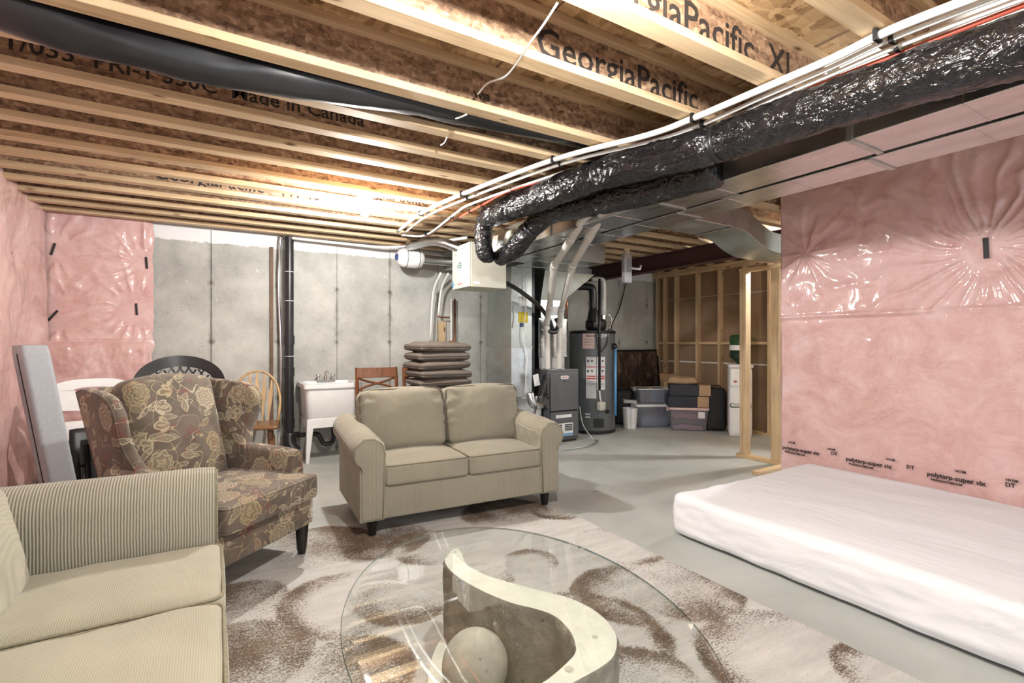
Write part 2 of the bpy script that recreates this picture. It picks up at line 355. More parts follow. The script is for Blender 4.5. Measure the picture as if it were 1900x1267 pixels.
def corduroy(name, col, axis, spacing, strength=0.5, depth=0.004, twill=0.0, con=0.22):
    m, nt, b = newmat(name); v = coords(nt)
    s = nd(nt, 'ShaderNodeSeparateXYZ', {0: v}); ax = s.outputs[axis]
    ax = mth(nt, 'ADD', ax, mth(nt, 'MULTIPLY', mth(nt, 'SUBTRACT', nzn(nt, v, 8, 2), 0.5), spacing*0.8))
    wv = mth(nt, 'MULTIPLY_ADD', mth(nt, 'SINE', mth(nt, 'MULTIPLY', ax, 2*PI/spacing)), 0.5, 0.5)
    fz = nzn(nt, v, 420, 2, 0.6); g = nzn(nt, v, 3, 4)
    f = mth(nt, 'ADD', mth(nt, 'MULTIPLY', wv, 0.6), mth(nt, 'MULTIPLY', fz, 0.5))
    c = ramp(nt, f, [(0.15, tuple(x*(1-con*1.7) for x in col)), (0.5, tuple(x*(1-con*0.4) for x in col)), (0.85, tuple(min(1, x*(1+con)) for x in col))])
    c = mixc(nt, 1.0, c, ramp(nt, g, [(0.3, 0.9), (0.7, 1.06)]), 'MULTIPLY')
    nt.links.new(c, b.inputs['Base Color']); b.inputs['Roughness'].default_value = 0.95; b.inputs['Specular IOR Level'].default_value = 0.2
    b.inputs['Sheen Weight'].default_value = 0.25
    bump(nt, b, f, strength, depth); return m
FAB = (0.40, 0.375, 0.27)
M['fab_rib'] = corduroy('corduroy_arm', (0.38, 0.362, 0.285), 0, 0.0095, 0.8, 0.005, con=0.32)
M['fab_seat'] = corduroy('corduroy_seat', (0.40, 0.385, 0.295), 0, 0.006, 0.3, 0.003, con=0.07)
M['fab_love'] = corduroy('corduroy_loveseat', (0.31, 0.288, 0.222), 0, 0.008, 0.4, 0.003, con=0.16)
M['fab_pipe'] = basic('fabric_piping', (0.15, 0.13, 0.09), 0.95, var=0.2, scale=90)
M['fab_seam'] = basic('seam_thread', (0.26, 0.24, 0.17), 0.95, var=0.2, scale=90)
def floral(name, ground, ground2, cream, rust):
    """woven ground with outlined blossoms, ribbed leaves and curling stems"""
    m, nt, b = newmat(name); v0 = coords(nt)
    dn = nd(nt, 'ShaderNodeTexNoise', {'Vector': v0, 'Scale': 9.0, 'Detail': 2.0}).outputs['Color']
    wob = nd(nt, 'ShaderNodeVectorMath', {0: dn, 'Scale': 0.03}, operation='SCALE').outputs[0]
    v = nd(nt, 'ShaderNodeVectorMath', {0: v0, 1: wob}, operation='ADD').outputs[0]
    def layer(scale, loc, kind):
        mp = nd(nt, 'ShaderNodeMapping', {'Vector': v, 'Location': loc, 'Rotation': (0.3, 0.5, 0.2)}).outputs[0]
        vo = nd(nt, 'ShaderNodeTexVoronoi', {'Vector': mp, 'Scale': scale, 'Randomness': 0.75})
        dl = nd(nt, 'ShaderNodeVectorMath', {0: nd(nt, 'ShaderNodeVectorMath', {0: mp, 'Scale': scale}, operation='SCALE').outputs[0], 1: nd(nt, 'ShaderNodeVectorMath', {0: vo.outputs['Position'], 'Scale': scale}, operation='SCALE').outputs[0]}, operation='SUBTRACT').outputs[0]
        s = nd(nt, 'ShaderNodeSeparateXYZ', {0: dl}); r = vo.outputs['Distance']
        h = nd(nt, 'ShaderNodeSeparateColor', {0: vo.outputs['Color']})
        a = mth(nt, 'ADD', mth(nt, 'ARCTAN2', mth(nt, 'ADD', s.outputs[2], mth(nt, 'MULTIPLY', s.outputs[1], 0.6)), mth(nt, 'SUBTRACT', s.outputs[0], mth(nt, 'MULTIPLY', s.outputs[1], 0.6))), mth(nt, 'MULTIPLY', h.outputs[0], 6.0))
        if kind == 'flower':
            edge = mth(nt, 'ADD', 0.33, mth(nt, 'MULTIPLY', mth(nt, 'ABSOLUTE', mth(nt, 'SINE', mth(nt, 'MULTIPLY', a, 4.0))), 0.05))
            inside = mth(nt, 'LESS_THAN', r, edge)
            rings = mth(nt, 'ADD', mth(nt, 'MULTIPLY', r, 62.0), mth(nt, 'MULTIPLY', mth(nt, 'ABSOLUTE', mth(nt, 'SINE', mth(nt, 'MULTIPLY', a, 5.0))), 3.2))
            ln = mth(nt, 'GREATER_THAN', mth(nt, 'SINE', rings), 0.1)
            out = mth(nt, 'LESS_THAN', mth(nt, 'ABSOLUTE', mth(nt, 'SUBTRACT', r, edge)), 0.016)
            return mth(nt, 'MAXIMUM', mth(nt, 'MULTIPLY', inside, mth(nt, 'MULTIPLY_ADD', ln, 0.6, 0.22)), out), h.outputs[1], inside
        # leaf: pointed lens with a rib pattern
        ca = mth(nt, 'COSINE', a); sa = mth(nt, 'SINE', a); lx = mth(nt, 'MULTIPLY', r, ca); ly = mth(nt, 'MULTIPLY', r, sa)
        wdt = mth(nt, 'MULTIPLY', mth(nt, 'SUBTRACT', 1.0, mth(nt, 'POWER', mth(nt, 'DIVIDE', lx, 0.42), 2.0)), 0.15)
        ins = mth(nt, 'MULTIPLY', mth(nt, 'LESS_THAN', mth(nt, 'ABSOLUTE', ly), wdt), mth(nt, 'LESS_THAN', mth(nt, 'ABSOLUTE', lx), 0.42))
        ribs = mth(nt, 'GREATER_THAN', mth(nt, 'SINE', mth(nt, 'MULTIPLY', mth(nt, 'ADD', lx, mth(nt, 'ABSOLUTE', ly)), 75.0)), 0.2)
        out = mth(nt, 'LESS_THAN', mth(nt, 'ABSOLUTE', mth(nt, 'SUBTRACT', mth(nt, 'ABSOLUTE', ly), wdt)), 0.018)
        out = mth(nt, 'MULTIPLY', out, mth(nt, 'LESS_THAN', mth(nt, 'ABSOLUTE', lx), 0.43))
        return mth(nt, 'MAXIMUM', mth(nt, 'MULTIPLY', ins, mth(nt, 'MULTIPLY_ADD', ribs, 0.6, 0.1)), out), h.outputs[1], ins
    fl, fh, fi = layer(5.6, (0.3, 0.1, 0.2), 'flower'); lf, lh, li = layer(7.2, (1.7, 2.3, 0.9), 'leaf'); l2, _, _ = layer(9.0, (4.1, 3.3, 2.9), 'leaf')
    st = mth(nt, 'LESS_THAN', mth(nt, 'ABSOLUTE', mth(nt, 'SUBTRACT', nzn(nt, v0, 6.5, 1, 0.4, 1.2), 0.52)), 0.0065)
    g = ramp(nt, nzn(nt, v0, 7, 4, 0.6), [(0.35, ground), (0.6, ground2)])
    rp = ramp(nt, nzn(nt, v0, 9, 3, 0.6, 1.0), [(0.56, 0.0), (0.64, 0.75)])
    c = mixc(nt, rp, g, rust)
    pat = mth(nt, 'MAXIMUM', mth(nt, 'MAXIMUM', fl, mth(nt, 'MULTIPLY', lf, mth(nt, 'SUBTRACT', 1.0, fi))), mth(nt, 'MULTIPLY', mth(nt, 'MAXIMUM', st, mth(nt, 'MULTIPLY', l2, 0.85)), mth(nt, 'SUBTRACT', 1.0, mth(nt, 'MAXIMUM', fi, li))))
    pat = mth(nt, 'MULTIPLY', pat, ramp(nt, nzn(nt, v0, 160, 2), [(0.35, 0.6), (0.6, 1.0)]))
    crm = mixc(nt, fh, cream, (cream[0]*0.75, cream[1]*0.7, cream[2]*0.5))
    c = mixc(nt, mth(nt, 'MULTIPLY', pat, 0.85), c, crm)
    nt.links.new(c, b.inputs['Base Color']); b.inputs['Roughness'].default_value = 0.8; b.inputs['Sheen Weight'].default_value = 0.2
    bump(nt, b, mth(nt, 'ADD', pat, mth(nt, 'MULTIPLY', nzn(nt, v0, 300, 2), 0.5)), 0.25, 0.003); return m
M['floral'] = floral('floral_tapestry', (0.085, 0.066, 0.046), (0.145, 0.112, 0.084), (0.56, 0.48, 0.34), (0.17, 0.06, 0.045))
def rug_mat():
    m, nt, b = newmat('rug_pile'); v = coords(nt)
    at = nd(nt, 'ShaderNodeAttribute', attribute_name='motif').outputs['Fac']
    vy = nd(nt, 'ShaderNodeMapping', {'Vector': v, 'Scale': (0.22, 1.0, 1), 'Rotation': (0, 0, -0.35)}).outputs[0]
    s1 = nzn(nt, vy, 110, 5, 0.8); s2 = nzn(nt, v, 120, 4, 0.8)
    f = mth(nt, 'ADD', mth(nt, 'MULTIPLY', at, 0.85), mth(nt, 'ADD', mth(nt, 'MULTIPLY', mth(nt, 'SUBTRACT', s1, 0.5), 1.1), mth(nt, 'MULTIPLY', mth(nt, 'SUBTRACT', s2, 0.5), 2.2)))
    k = ramp(nt, f, [(0.36, 0.0), (0.74, 1.0)])
    lt = ramp(nt, nzn(nt, vy, 14, 5, 0.7), [(0.3, (0.48, 0.475, 0.46)), (0.7, (0.64, 0.64, 0.62))])
    dk = ramp(nt, nzn(nt, v, 5, 3), [(0.35, (0.115, 0.080, 0.056)), (0.65, (0.20, 0.148, 0.108))])
    nt.links.new(mixc(nt, k, lt, dk), b.inputs['Base Color']); b.inputs['Roughness'].default_value = 0.95; b.inputs['Specular IOR Level'].default_value = 0.2
    bump(nt, b, s2, 0.5, 0.005); return m
M['rug'] = rug_mat()
def sheet():
    m, nt, b = newmat('white_sheet'); v = coords(nt)
    b.inputs['Base Color'].default_value = (0.86, 0.88, 0.92, 1); b.inputs['Roughness'].default_value = 0.85
    n = nzn(nt, nd(nt, 'ShaderNodeMapping', {'Vector': v, 'Scale': (3.0, 0.9, 2), 'Rotation': (0, 0, 0.12)}).outputs[0], 3, 4, 0.5, 1.0)
    bump(nt, b, mth(nt, 'ADD', n, mth(nt, 'MULTIPLY', nzn(nt, v, 300, 2), 0.02)), 0.35, 0.02); return m
M['sheet'] = sheet()
def plaster(name, lo, hi, bm=0.3, sc=30, pits=True, stain=None):
    m, nt, b = newmat(name); v = coords(nt); n = nzn(nt, v, 9, 8, 0.7)
    c = ramp(nt, n, [(0.3, lo), (0.65, hi)])
    if stain:
        s = ramp(nt, nzn(nt, nd(nt, 'ShaderNodeMapping', {'Vector': v, 'Scale': (1, 1, 0.7)}).outputs[0], 16, 6, 0.75, 0.6), [(0.60, 0.0), (0.64, 0.9)])
        zz = nd(nt, 'ShaderNodeSeparateXYZ', {0: v}).outputs[2]
        s = mth(nt, 'MULTIPLY', s, ramp(nt, zz, [(0.24, 0.0), (0.36, 1.0)])); c = mixc(nt, s, c, stain)
    if pits:
        p = nd(nt, 'ShaderNodeTexVoronoi', {'Vector': v, 'Scale': 22.0, 'Randomness': 1.0}).outputs['Distance']
        c = mixc(nt, mth(nt, 'MULTIPLY', ramp(nt, p, [(0.10, 1.0), (0.16, 0.0)]), ramp(nt, nzn(nt, v, 6, 2), [(0.5, 0.0), (0.6, 0.7)])), c, tuple(x*0.35 for x in lo[:3]))
    nt.links.new(c, b.inputs['Base Color']); b.inputs['Roughness'].default_value = 0.8; bump(nt, b, nzn(nt, v, sc, 6, 0.7), bm, 0.01); return m
M['plaster_white'] = plaster('plaster_white', (0.66, 0.66, 0.58), (0.80, 0.80, 0.72), 0.1)
M['plaster_rough'] = plaster('plaster_rough', (0.27, 0.24, 0.195), (0.46, 0.42, 0.35), 0.9, 22, True, (0.72, 0.71, 0.63))
M['plaster_ball'] = plaster('plaster_ball', (0.44, 0.42, 0.36), (0.60, 0.58, 0.50), 0.25, 24)
def glass(name, tint, refl=1.0, dirt=0.0):
    m = D.materials.new(name); m.use_nodes = True; nt = m.node_tree; nt.nodes.clear()
    out = nd(nt, 'ShaderNodeOutputMaterial'); tr = nd(nt, 'ShaderNodeBsdfTransparent', {'Color': c4(tint)}); gl = nd(nt, 'ShaderNodeBsdfGlossy', {'Roughness': 0.02, 'Color': (1, 1, 1, 1)})
    fr = nd(nt, 'ShaderNodeFresnel', {'IOR': 1.5}); f = mth(nt, 'MULTIPLY', fr.outputs[0], mth(nt, 'MULTIPLY', mth(nt, 'SUBTRACT', 1.0, nd(nt, 'ShaderNodeNewGeometry').outputs['Backfacing']), refl))
    mx = nd(nt, 'ShaderNodeMixShader', {0: f, 1: tr.outputs[0], 2: gl.outputs[0]}); last = mx
    if dirt:
        df = nd(nt, 'ShaderNodeBsdfDiffuse', {'Color': (0.7, 0.7, 0.75, 1)}); last = nd(nt, 'ShaderNodeMixShader', {0: dirt, 1: mx.outputs[0], 2: df.outputs[0]})
    nt.links.new(last.outputs[0], out.inputs[0]); return m
M['glass'] = glass('table_glass', (0.945, 0.965, 0.96), 1.4)
M['glass_edge'] = glass('table_glass_edge', (0.35, 0.45, 0.42), 1.0)
M['bin_clear'] = glass('bin_clear', (0.62, 0.66, 0.74), 0.8, 0.16)
M['bin_pink'] = glass('bin_clear_warm', (0.72, 0.62, 0.68), 0.8, 0.16)
M['bottle'] = glass('bottle_green', (0.16, 0.55, 0.30), 0.8, 0.03)
M['bag_clear'] = glass('clear_bag', (0.7, 0.7, 0.7), 1.2, 0.25)
def picture():
    m, nt, b = newmat('picture_print'); v = coords(nt, (1, 1, 0.35)); c = ramp(nt, nzn(nt, v, 9, 7, 0.7, 0.8), [(0.35, (0.015, 0.010, 0.010)), (0.5, (0.07, 0.045, 0.038)), (0.62, (0.16, 0.11, 0.085)), (0.75, (0.42, 0.36, 0.28))])
    nt.links.new(c, b.inputs['Base Color']); b.inputs['Roughness'].default_value = 0.12; return m
M['picture'] = picture()
M['felt'] = basic('suitcase_black', (0.016, 0.016, 0.018), 0.7, var=0.3, scale=30)
M['navy'] = basic('box_navy', (0.016, 0.018, 0.028), 0.6, var=0.2)
M['taupe'] = basic('cushion_taupe', (0.150, 0.125, 0.105), 0.92, var=0.12, scale=60, bmp=0.2, bscale=300)
M['taupe_dark'] = basic('cushion_welt', (0.06, 0.048, 0.04), 0.92)
M['grey_table'] = basic('table_grey', (0.36, 0.38, 0.41), 0.6, var=0.06, scale=60, bmp=0.25, bscale=260)
M['grey_table_edge'] = basic('table_edge_grey', (0.26, 0.275, 0.30), 0.6, var=0.06)
M['brown_board'] = basic('board_brown', (0.16, 0.10, 0.065), 0.8, var=0.3)
M['kraft'] = basic('kraft_backing', (0.27, 0.175, 0.105), 0.85, var=0.18, scale=2.5)
M['steel_beam'] = basic('steel_beam_maroon', (0.075, 0.03, 0.028), 0.6)
def emit(name, col, s):
    m = D.materials.new(name); m.use_nodes = True; nt = m.node_tree; nt.nodes.clear()
    e = nd(nt, 'ShaderNodeEmission', {'Color': c4(col), 'Strength': s}); nt.links.new(e.outputs[0], nd(nt, 'ShaderNodeOutputMaterial').inputs[0]); return m
# ------------------------------------------------------------ light bulbs (the room's own lamps)
def bulb_lamp(loc, n, label, rim=True):
    x, y, z = loc; t = thing('ceiling_light', label, 'lamp', (x, y, 2.45), group=None)
    MB().lathe([(0.058, 0.0), (0.062, -0.012), (0.058, -0.024), (0.034, -0.034), (0.03, -0.055), (0.022, -0.058)], (0, 0, 0), 24).build('lamp_holder', M['white_plastic'], t, 'auto')
    r = 0.033; A = 4*PI*PI*r*r
    zz = z-2.45
    MB().lathe([(0.013, 0.075), (0.014, 0.045), (0.024, 0.028), (0.031, 0.012), (r, -0.004), (0.030, -0.018), (0.02, -0.029), (0.0006, -0.034)], (0, 0, zz), 20).build('bulb', emit('bulb_glow_%d' % n, (1.0, 0.975, 0.935), BULB_W[n]/A), t, True)
bulb_lamp(BULB1, 1, 'bare lit bulb in white porcelain holder under the joists above the loveseat')
bulb_lamp(BULB2, 2, 'bare lit bulb in white porcelain holder under the joists nearest the viewer')
bulb_lamp(BULB3, 3, 'bare lit bulb behind the wooden stud frame and the pink wall')

# ------------------------------------------------------------ floor
XL, XR, YB, YN, XU = -1.40, 4.30, 6.10, -1.7, 6.45
fl = MB().bb(XL-0.2, XU+0.6, YN-0.6, YB+0.2, -0.12, 0.0).build('floor', M['floor']); struct(fl)
# ------------------------------------------------------------ concrete back wall: one cast strip per form panel
wb = MB().bb(XL-0.2, XU+0.2, YB+0.02, YB+0.2, 0, 2.69).build('wall_back', M['concrete']); struct(wb)
x = -0.04-0.635*3; k = 0
while x < XU+0.1:
    a, b_ = max(x, XL), min(x+0.635, XU)
    if b_-a > 0.05:
        zt = 2.455
        MB().bb(a+0.0025, b_-0.0025, YB+random.uniform(-0.004, 0.002), YB+0.02, 0, zt).build('concrete_panel', M['concrete'], wb, False, 0.004)
    x += 0.635
# tie marks: small rough plugs at the joints
for k in range(-1, 6):
    for zz in (1.28, 1.90):
        MB().lathe([(0.010, -0.006), (0.008, 0.002), (0.003, 0.004)], (0, 0, 0), 8, Mt((-0.04+0.635*k, YB-0.002, zz), rx=PI/2)).build('form_tie_plug', M['brown_board'], wb)
# left outer wall and its plastic covered blanket
wl = MB().bb(XL-0.2, XL-0.05, YN, YB, 0, 2.69).build('wall_left', M['concrete']); struct(wl)

def wrinkle(u, v, anchors, seed=0.0, quilt=0.05, amp=0.011, fold=1.0):
    """height of a plastic sheet held by tape strips at the anchors"""
    h = quilt*(0.6+0.5*nz(u*0.9+seed, v*0.9, seed)) + 0.006*nz(u*4+seed, v*3, 1.7+seed)
    for (au, av, st, ln, pin) in anchors:
        du, dv = u-au, v-av; r = math.hypot(du, dv)+1e-4; th = math.atan2(dv, du)
        h -= pin*math.exp(-(r/0.16)**2)+pin*0.5*math.exp(-(r/0.45)**2)
        a2 = th+0.25*nz(u*1.5, v*1.5, seed+3)
        rid = math.sin(a2*st+2.2*nz(math.cos(th)*2.1, math.sin(th)*2.1, seed+au))
        rid = (0.5+0.5*rid)**2.2*(0.55+0.6*nz(math.cos(th)*3, math.sin(th)*3, seed+9))
        h += amp*fold*rid*math.exp(-r/ln)*min(1, r/0.07)*2.0
    return h
def tape(par, M_, w_=0.02, l_=0.12):
    MB().box((0, 0, 0), (w_, 0.004, l_), M_).build('tape_strip', M['tape_black'], par, False, world=False)
# left wall blanket (faces +x)
anchL = [(5.35, 1.95, 13, 0.35, 0.05), (4.30, 1.62, 15, 0.40, 0.05), (2.6, 1.3, 12, 0.4, 0.05), (5.55, 1.45, 12, 0.35, 0.05)]
def fL(i, j):
    y = lerp(YN+0.1, 6.04, i); z = lerp(0.02, 2.52, j)
    h = wrinkle(y, z, anchL, 2.2, 0.10, 0.016)
    h *= sstep(0.0, 0.12, z)*0.8+0.2
    seam = 0.02*math.exp(-((z-1.05)/0.02)**2)
    return (XL+0.03+h-seam*0.5, y, z)
MB().grid(230, 100, fL).build('insulation_blanket', M['pink'], wl, True)
for (ay, az, *_r) in anchL[:3]:
    p = fL((ay-YN-0.1)/(6.04-YN-0.1), (az-0.02)/2.5); MB().box((0, 0, 0), (0.004, 0.012, 0.075), Mt((p[0]+0.006, ay, az), rx=-0.35)).build('tape_strip', M['tape_black'], wl)
# back wall blanket section (faces -y)
anchB = [(-1.28, 2.13, 12, 0.30, 0.06), (-1.28, 1.52, 12, 0.28, 0.06), (-0.585, 2.06, 16, 0.30, 0.07), (-0.665, 1.60, 18, 0.34, 0.07)]
def fB(i, j):
    x = lerp(-1.42, -0.53, i); z = lerp(0.02, 2.50, j)
    h = wrinkle(x, z, anchB, 5.1, 0.045, 0.018)
    if z < 1.28: h = 0.03+0.03*(0.6+0.5*nz(x*2.5, z*1.5, 8.8))+0.010*nz(x*7, z*5, 3)
    h -= 0.025*math.exp(-((z-1.27)/0.018)**2)
    e = sstep(-0.53, -0.60, x); return (x+0.02*nz(z*5, 2, 1)*(i > 0.97), YB-0.015-max(0.004, (0.03+h)*e), z)
MB().grid(90, 190, fB).build('insulation_blanket', M['pink'], wb, True)
for (ax, az, *_r), rot in zip(anchB, (0.25, 0.6, -0.08, -0.06)):
    p = fB((ax+1.42)/0.89, (az-0.02)/2.48); MB().box((0, 0, 0), (0.018, 0.005, 0.115), Mt((ax, p[1]-0.008, az), ry=rot)).build('tape_strip', M['tape_black'], wb)
# ------------------------------------------------------------ pink wall at the right
YP = 2.58
wr = MB().bb(XR+0.03, XR+0.14, YN, YP-0.02, 0, 2.69).build('wall_right', M['pink_white']); struct(wr)
pa = PX(1829, 460, XR)
anchR = [(pa.y, pa.z, 26, 0.55, 0.05), (2.35, 2.02, 9, 0.25, 0.01), (-0.4, 1.9, 14, 0.4, 0.05)]
def fR(i, j):
    y = lerp(YN+0.05, YP, i); z = lerp(0.02, 2.66, j)
    h = wrinkle(y, z, anchR, 9.3, 0.03, 0.024)
    if z < 1.47: h = 0.012+0.018*nz(y*1.3, z*1.3, 4)+0.004*nz(y*6, z*6, 2)
    h += 0.012*math.exp(-((z-(1.485+0.01*math.sin(y)))/0.012)**2)
    if z > 2.05: h += 0.012*math.sin((z*9-y*3.2)+1.5*nz(y, z, 3))*sstep(2.05, 2.3, z)
    e = sstep(YP, YP-0.03, y); h = max(h, -0.015)
    return (XR-0.0-h*e+0.028*(1-e), y, z)
MB().grid(420, 250, fR).build('insulation_blanket', M['pink'], wr, True)
p = fR((pa.y-YN-0.05)/(YP-YN-0.05), (pa.z-0.02)/2.64)
MB().box((0, 0, 0), (0.006, 0.028, 0.135), Mt((p[0]-0.012, pa.y, pa.z), rx=-0.04)).build('tape_strip', M['tape_black'], wr)
# lettering printed along the sheet's lower edge
def wr_text(txt, y, z, s):
    T = Matrix(((0, 0, -1, XR-0.034), (-1, 0, 0, y), (0, 1, 0, z), (0, 0, 0, 1)))
    text_mb(txt, s, T, 0.0005, bold=0.0012).build('printed_lettering', M['print'], wr)
for y0 in (2.53, 2.02, 1.5):
    wr_text('polytarp-super six', y0, 0.345, 0.042); wr_text('DT', y0-0.40, 0.37, 0.035); wr_text('WWW.POLYTARP.COM', y0-0.02, 0.318, 0.016)
for y0 in (2.48, 2.16, 1.75, 1.35, 1.1): wr_text('141128', y0, 0.405, 0.02)
# ------------------------------------------------------------ stud wall of the utility corner (faces -x)
wu = MB().bb(XU+0.095, XU+0.12, 1.6, YB+0.02, 0, 2.69).build('wall_utility', M['kraft']); struct(wu)
ys = [6.02, 5.86, 5.62, 5.20, 4.80, 4.40, 4.02, 3.62, 3.22, 2.82, 2.42, 2.0]
for i, y in enumerate(ys):
    MB().bb(XU, XU+0.09, y-0.019, y+0.019, 0.04, 2.36).build('stud', M['lumber_z'], wu, False, 0.003)
MB().bb(XU, XU+0.09, 1.6, YB, 0, 0.038).build('bottom_plate', M['lumber_y'], wu, False, 0.003)
MB().bb(XU, XU+0.09, 1.6, YB, 2.362, 2.40).build('top_plate', M['lumber_y'], wu, False, 0.003)
MB().bb(XU-0.02, XU+0.09, 1.6, YB, 2.402, 2.45).build('ledger_board', M['lumber_y'], wu, False, 0.003)
for i in range(len(ys)-1):
    a, b_ = ys[i+1]+0.02, ys[i]-0.02
    if b_-a > 0.1:
        MB().bb(XU+0.02, XU+0.09, a, b_, 1.245, 1.283).build('blocking', M['lumber_y'], wu, False, 0.003)
        MB().bb(XU+0.085, XU+0.096, a, b_, 0.955, 0.975).build('paper_seam', M['paper'], wu)
        MB().bb(XU+0.088, XU+0.096, a, b_, 1.985, 1.992).build('paper_seam', M['pvc'], wu)
# ------------------------------------------------------------ framed opening beside the pink wall
wp = MB().bb(5.0, 5.09, 2.95, 3.50, 0, 0.038).build('wall_partition', M['lumber_y']); struct(wp)
for y in (3.435, 3.395): MB().bb(5.0, 5.09, y-0.018, y+0.018, 0.038, 2.05).build('stud', M['lumber_z'], wp, False, 0.003)
MB().bb(5.0, 5.09, 3.0, 3.09, 0.038, 2.05).build('stud', M['lumber_z'], wp, False, 0.003)
MB().bb(5.0, 5.09, 2.95, 3.46, 2.05, 2.09).build('top_plate', M['lumber_y'], wp, False, 0.003)
MB().bb(XR+0.15, 5.09, 2.86, 2.945, 0, 0.038).build('bottom_plate', M['lumber'], wp, False, 0.003)
MB().bb(5.72, 5.81, 3.06, 3.15, 0.0, 2.4).build('stud', M['lumber_z'], wp, False, 0.003)
# ------------------------------------------------------------ ceiling: deck and I-joists
ce = MB().bb(XL-0.2, XU+0.2, YN-0.3, YB+0.2, 2.69, 2.72).build('ceiling', M['osb_deck']); struct(ce)
JF = [-1.30, -0.88, -0.46, -0.04, 0.42, 0.96, 1.385, 1.811, 2.323, 2.654, 2.98, 3.315, 3.643, 3.985, 4.31, 4.64, 4.97, 5.30, 5.63, 5.95]
JW, JH = 0.082, 0.036
XH = 2.62
for i, yf in enumerate(JF):
    yc = yf-JW/2; x1 = XH if yf < 2.5 else XU+0.09
    if abs(yf-0.96) < 0.01: x1 = 2.95
    web = MB().bb(XL-0.05, x1, yc-0.006, yc+0.006, 2.45+JH, 2.69-JH).build('joist', M['osb_web'], ce)
    MB().bb(XL-0.05, x1, yc-JW/2, yc+JW/2, 2.45, 2.45+JH).build('bottom_flange', M['lumber'], web, False, 0.002)
    MB().bb(XL-0.05, x1, yc-JW/2, yc+JW/2, 2.69-JH, 2.69).build('top_flange', M['lumber'], web, False, 0.002)
    def wt(txt, x, s, z=2.505, bold=0.0015):
        T = Matrix(((1, 0, 0, x), (0, 0, -1, yc-0.0066), (0, 1, 0, z), (0, 0, 0, 1)))
        text_mb(txt, s, T, 0.0003, bold=bold).build('printed_lettering', M['print'], web)
    if abs(yf-1.385) < 0.01: wt('GeorgiaPacific  XJ', 0.98, 0.185, 2.50, 0.002)
    if abs(yf-1.811) < 0.01: wt('GeorgiaPacific', 1.17, 0.18, 2.50, 0.002)
    if abs(yf-2.323) < 0.01: wt('WIB', 1.13, 0.05, 2.52)
    if abs(yf-2.98) < 0.01: wt('PLANT # 1/033  PRI-1 350C  Made in Canada', -1.22, 0.105, 2.53)
    if abs(yf-4.64) < 0.01: wt('GeorgiaPacific   WI 40', -0.4, 0.13, 2.51)
    if abs(yf-4.31) < 0.01: wt('GeorgiaPacific', 0.9, 0.13, 2.51)
# deck sheet joints show as thin proud strips of spacer
for xx in (0.02, 1.24, 2.46): MB().bb(xx, xx+0.006, YN, YB, 2.686, 2.6905).build('deck_joint', M['brown_board'], ce)
# header beam that carries the cut joists, with hangers
hb = MB().bb(XH, XH+0.045, YN, 2.36, 2.45, 2.69).build('header_beam', M['pink_white'], None, False, 0.003)
tag(hb, 'white-faced header beam under the deck where the nearest joists end beside the ducts', 'beam')
#wpn = MB().bb(XH+0.05, XH+0.30, 0.75, 1.75, 2.63, 2.655).build('foam_board', M['pink_white'], None, False, 0.003)
#tag(wpn, 'white board fixed to the deck above the black flexible duct', 'panel')
for yf in JF[5:9]:
    yc = yf-JW/2
    if abs(yf-0.96) < 0.01: continue
    h = MB()
    for sgn in (-1, 1):
        h.bb(XH-0.045, XH-0.001, yc+sgn*(JW/2+0.001)-0.001, yc+sgn*(JW/2+0.001)+0.001, 2.447, 2.62)
        h.bb(XH-0.004, XH-0.001, yc+sgn*(JW/2+0.018)-0.017, yc+sgn*(JW/2+0.018)+0.017, 2.447, 2.64)
    h.bb(XH-0.045, XH-0.001, yc-JW/2, yc+JW/2, 2.446, 2.449)
    h.build('joist_hanger', M['galv'], hb)
# steel beam over the utility corner
MBm = MB().bb(5.03, 5.17, 2.7, YB, 2.235, 2.247).bb(5.03, 5.17, 2.7, YB, 2.435, 2.448).bb(5.094, 5.106, 2.7, YB, 2.247, 2.435)
o = MBm.build('steel_beam', M['steel_beam']); tag(o, 'dark maroon steel I-beam under the joists above the framed opening', 'beam')
# ============================================================ rug
RX0, RX1, RY0, RY1 = -0.15, 2.26, -0.6, 3.60
def circ(u, v, R, ang, inner=0.15, wid=0.5, R2=None):
    p = PZ(u, v, 0.012); return (p.x, p.y, R, R2 or R, math.radians(ang), inner, wid)
MOT = [circ(1172, 1100, 0.31, 150, 0.25, 0.5), circ(1255, 1088, 0.33, -60, 0.3, 0.5), circ(1510, 1240, 0.43, 150, 0.0, 0.25),
       circ(940, 950, 0.34, 80, 0.8, 0.8), circ(645, 1112, 0.34, 170, 0.0, 0.28), circ(440, 1118, 0.24, 60, 0.7, 0.6), circ(425, 1228, 0.32, 60, 0.7, 0.7),
       circ(590, 1012, 0.34, 20, 0.55, 0.6), circ(705, 1000, 0.32, -60, 0.6, 0.6), circ(650, 1250, 0.26, 0, 0.6, 0.5), circ(890, 1070, 0.19, 250, 0.4, 0.5),
       circ(1085, 1180, 0.38, 30, 0.0, 0.16), circ(1190, 1268, 0.24, 70, 0.3, 0.5), circ(800, 1012, 0.28, 150, 0.2, 0.4), circ(1150, 1010, 0.30, -20, 0.0, 0.2),
       circ(755, 1110, 0.25, 220, 0.3, 0.4), circ(1690, 1258, 0.26, 60, 0.0, 0.3), circ(1035, 945, 0.22, 200, 0.3, 0.4), circ(500, 985, 0.3, 90, 0.6, 0.7),
       circ(860, 925, 0.38, 90, 0.8, 0.8), circ(700, 930, 0.33, 90, 0.7, 0.8), circ(985, 1040, 0.17, 20, 0.1, 0.35)]
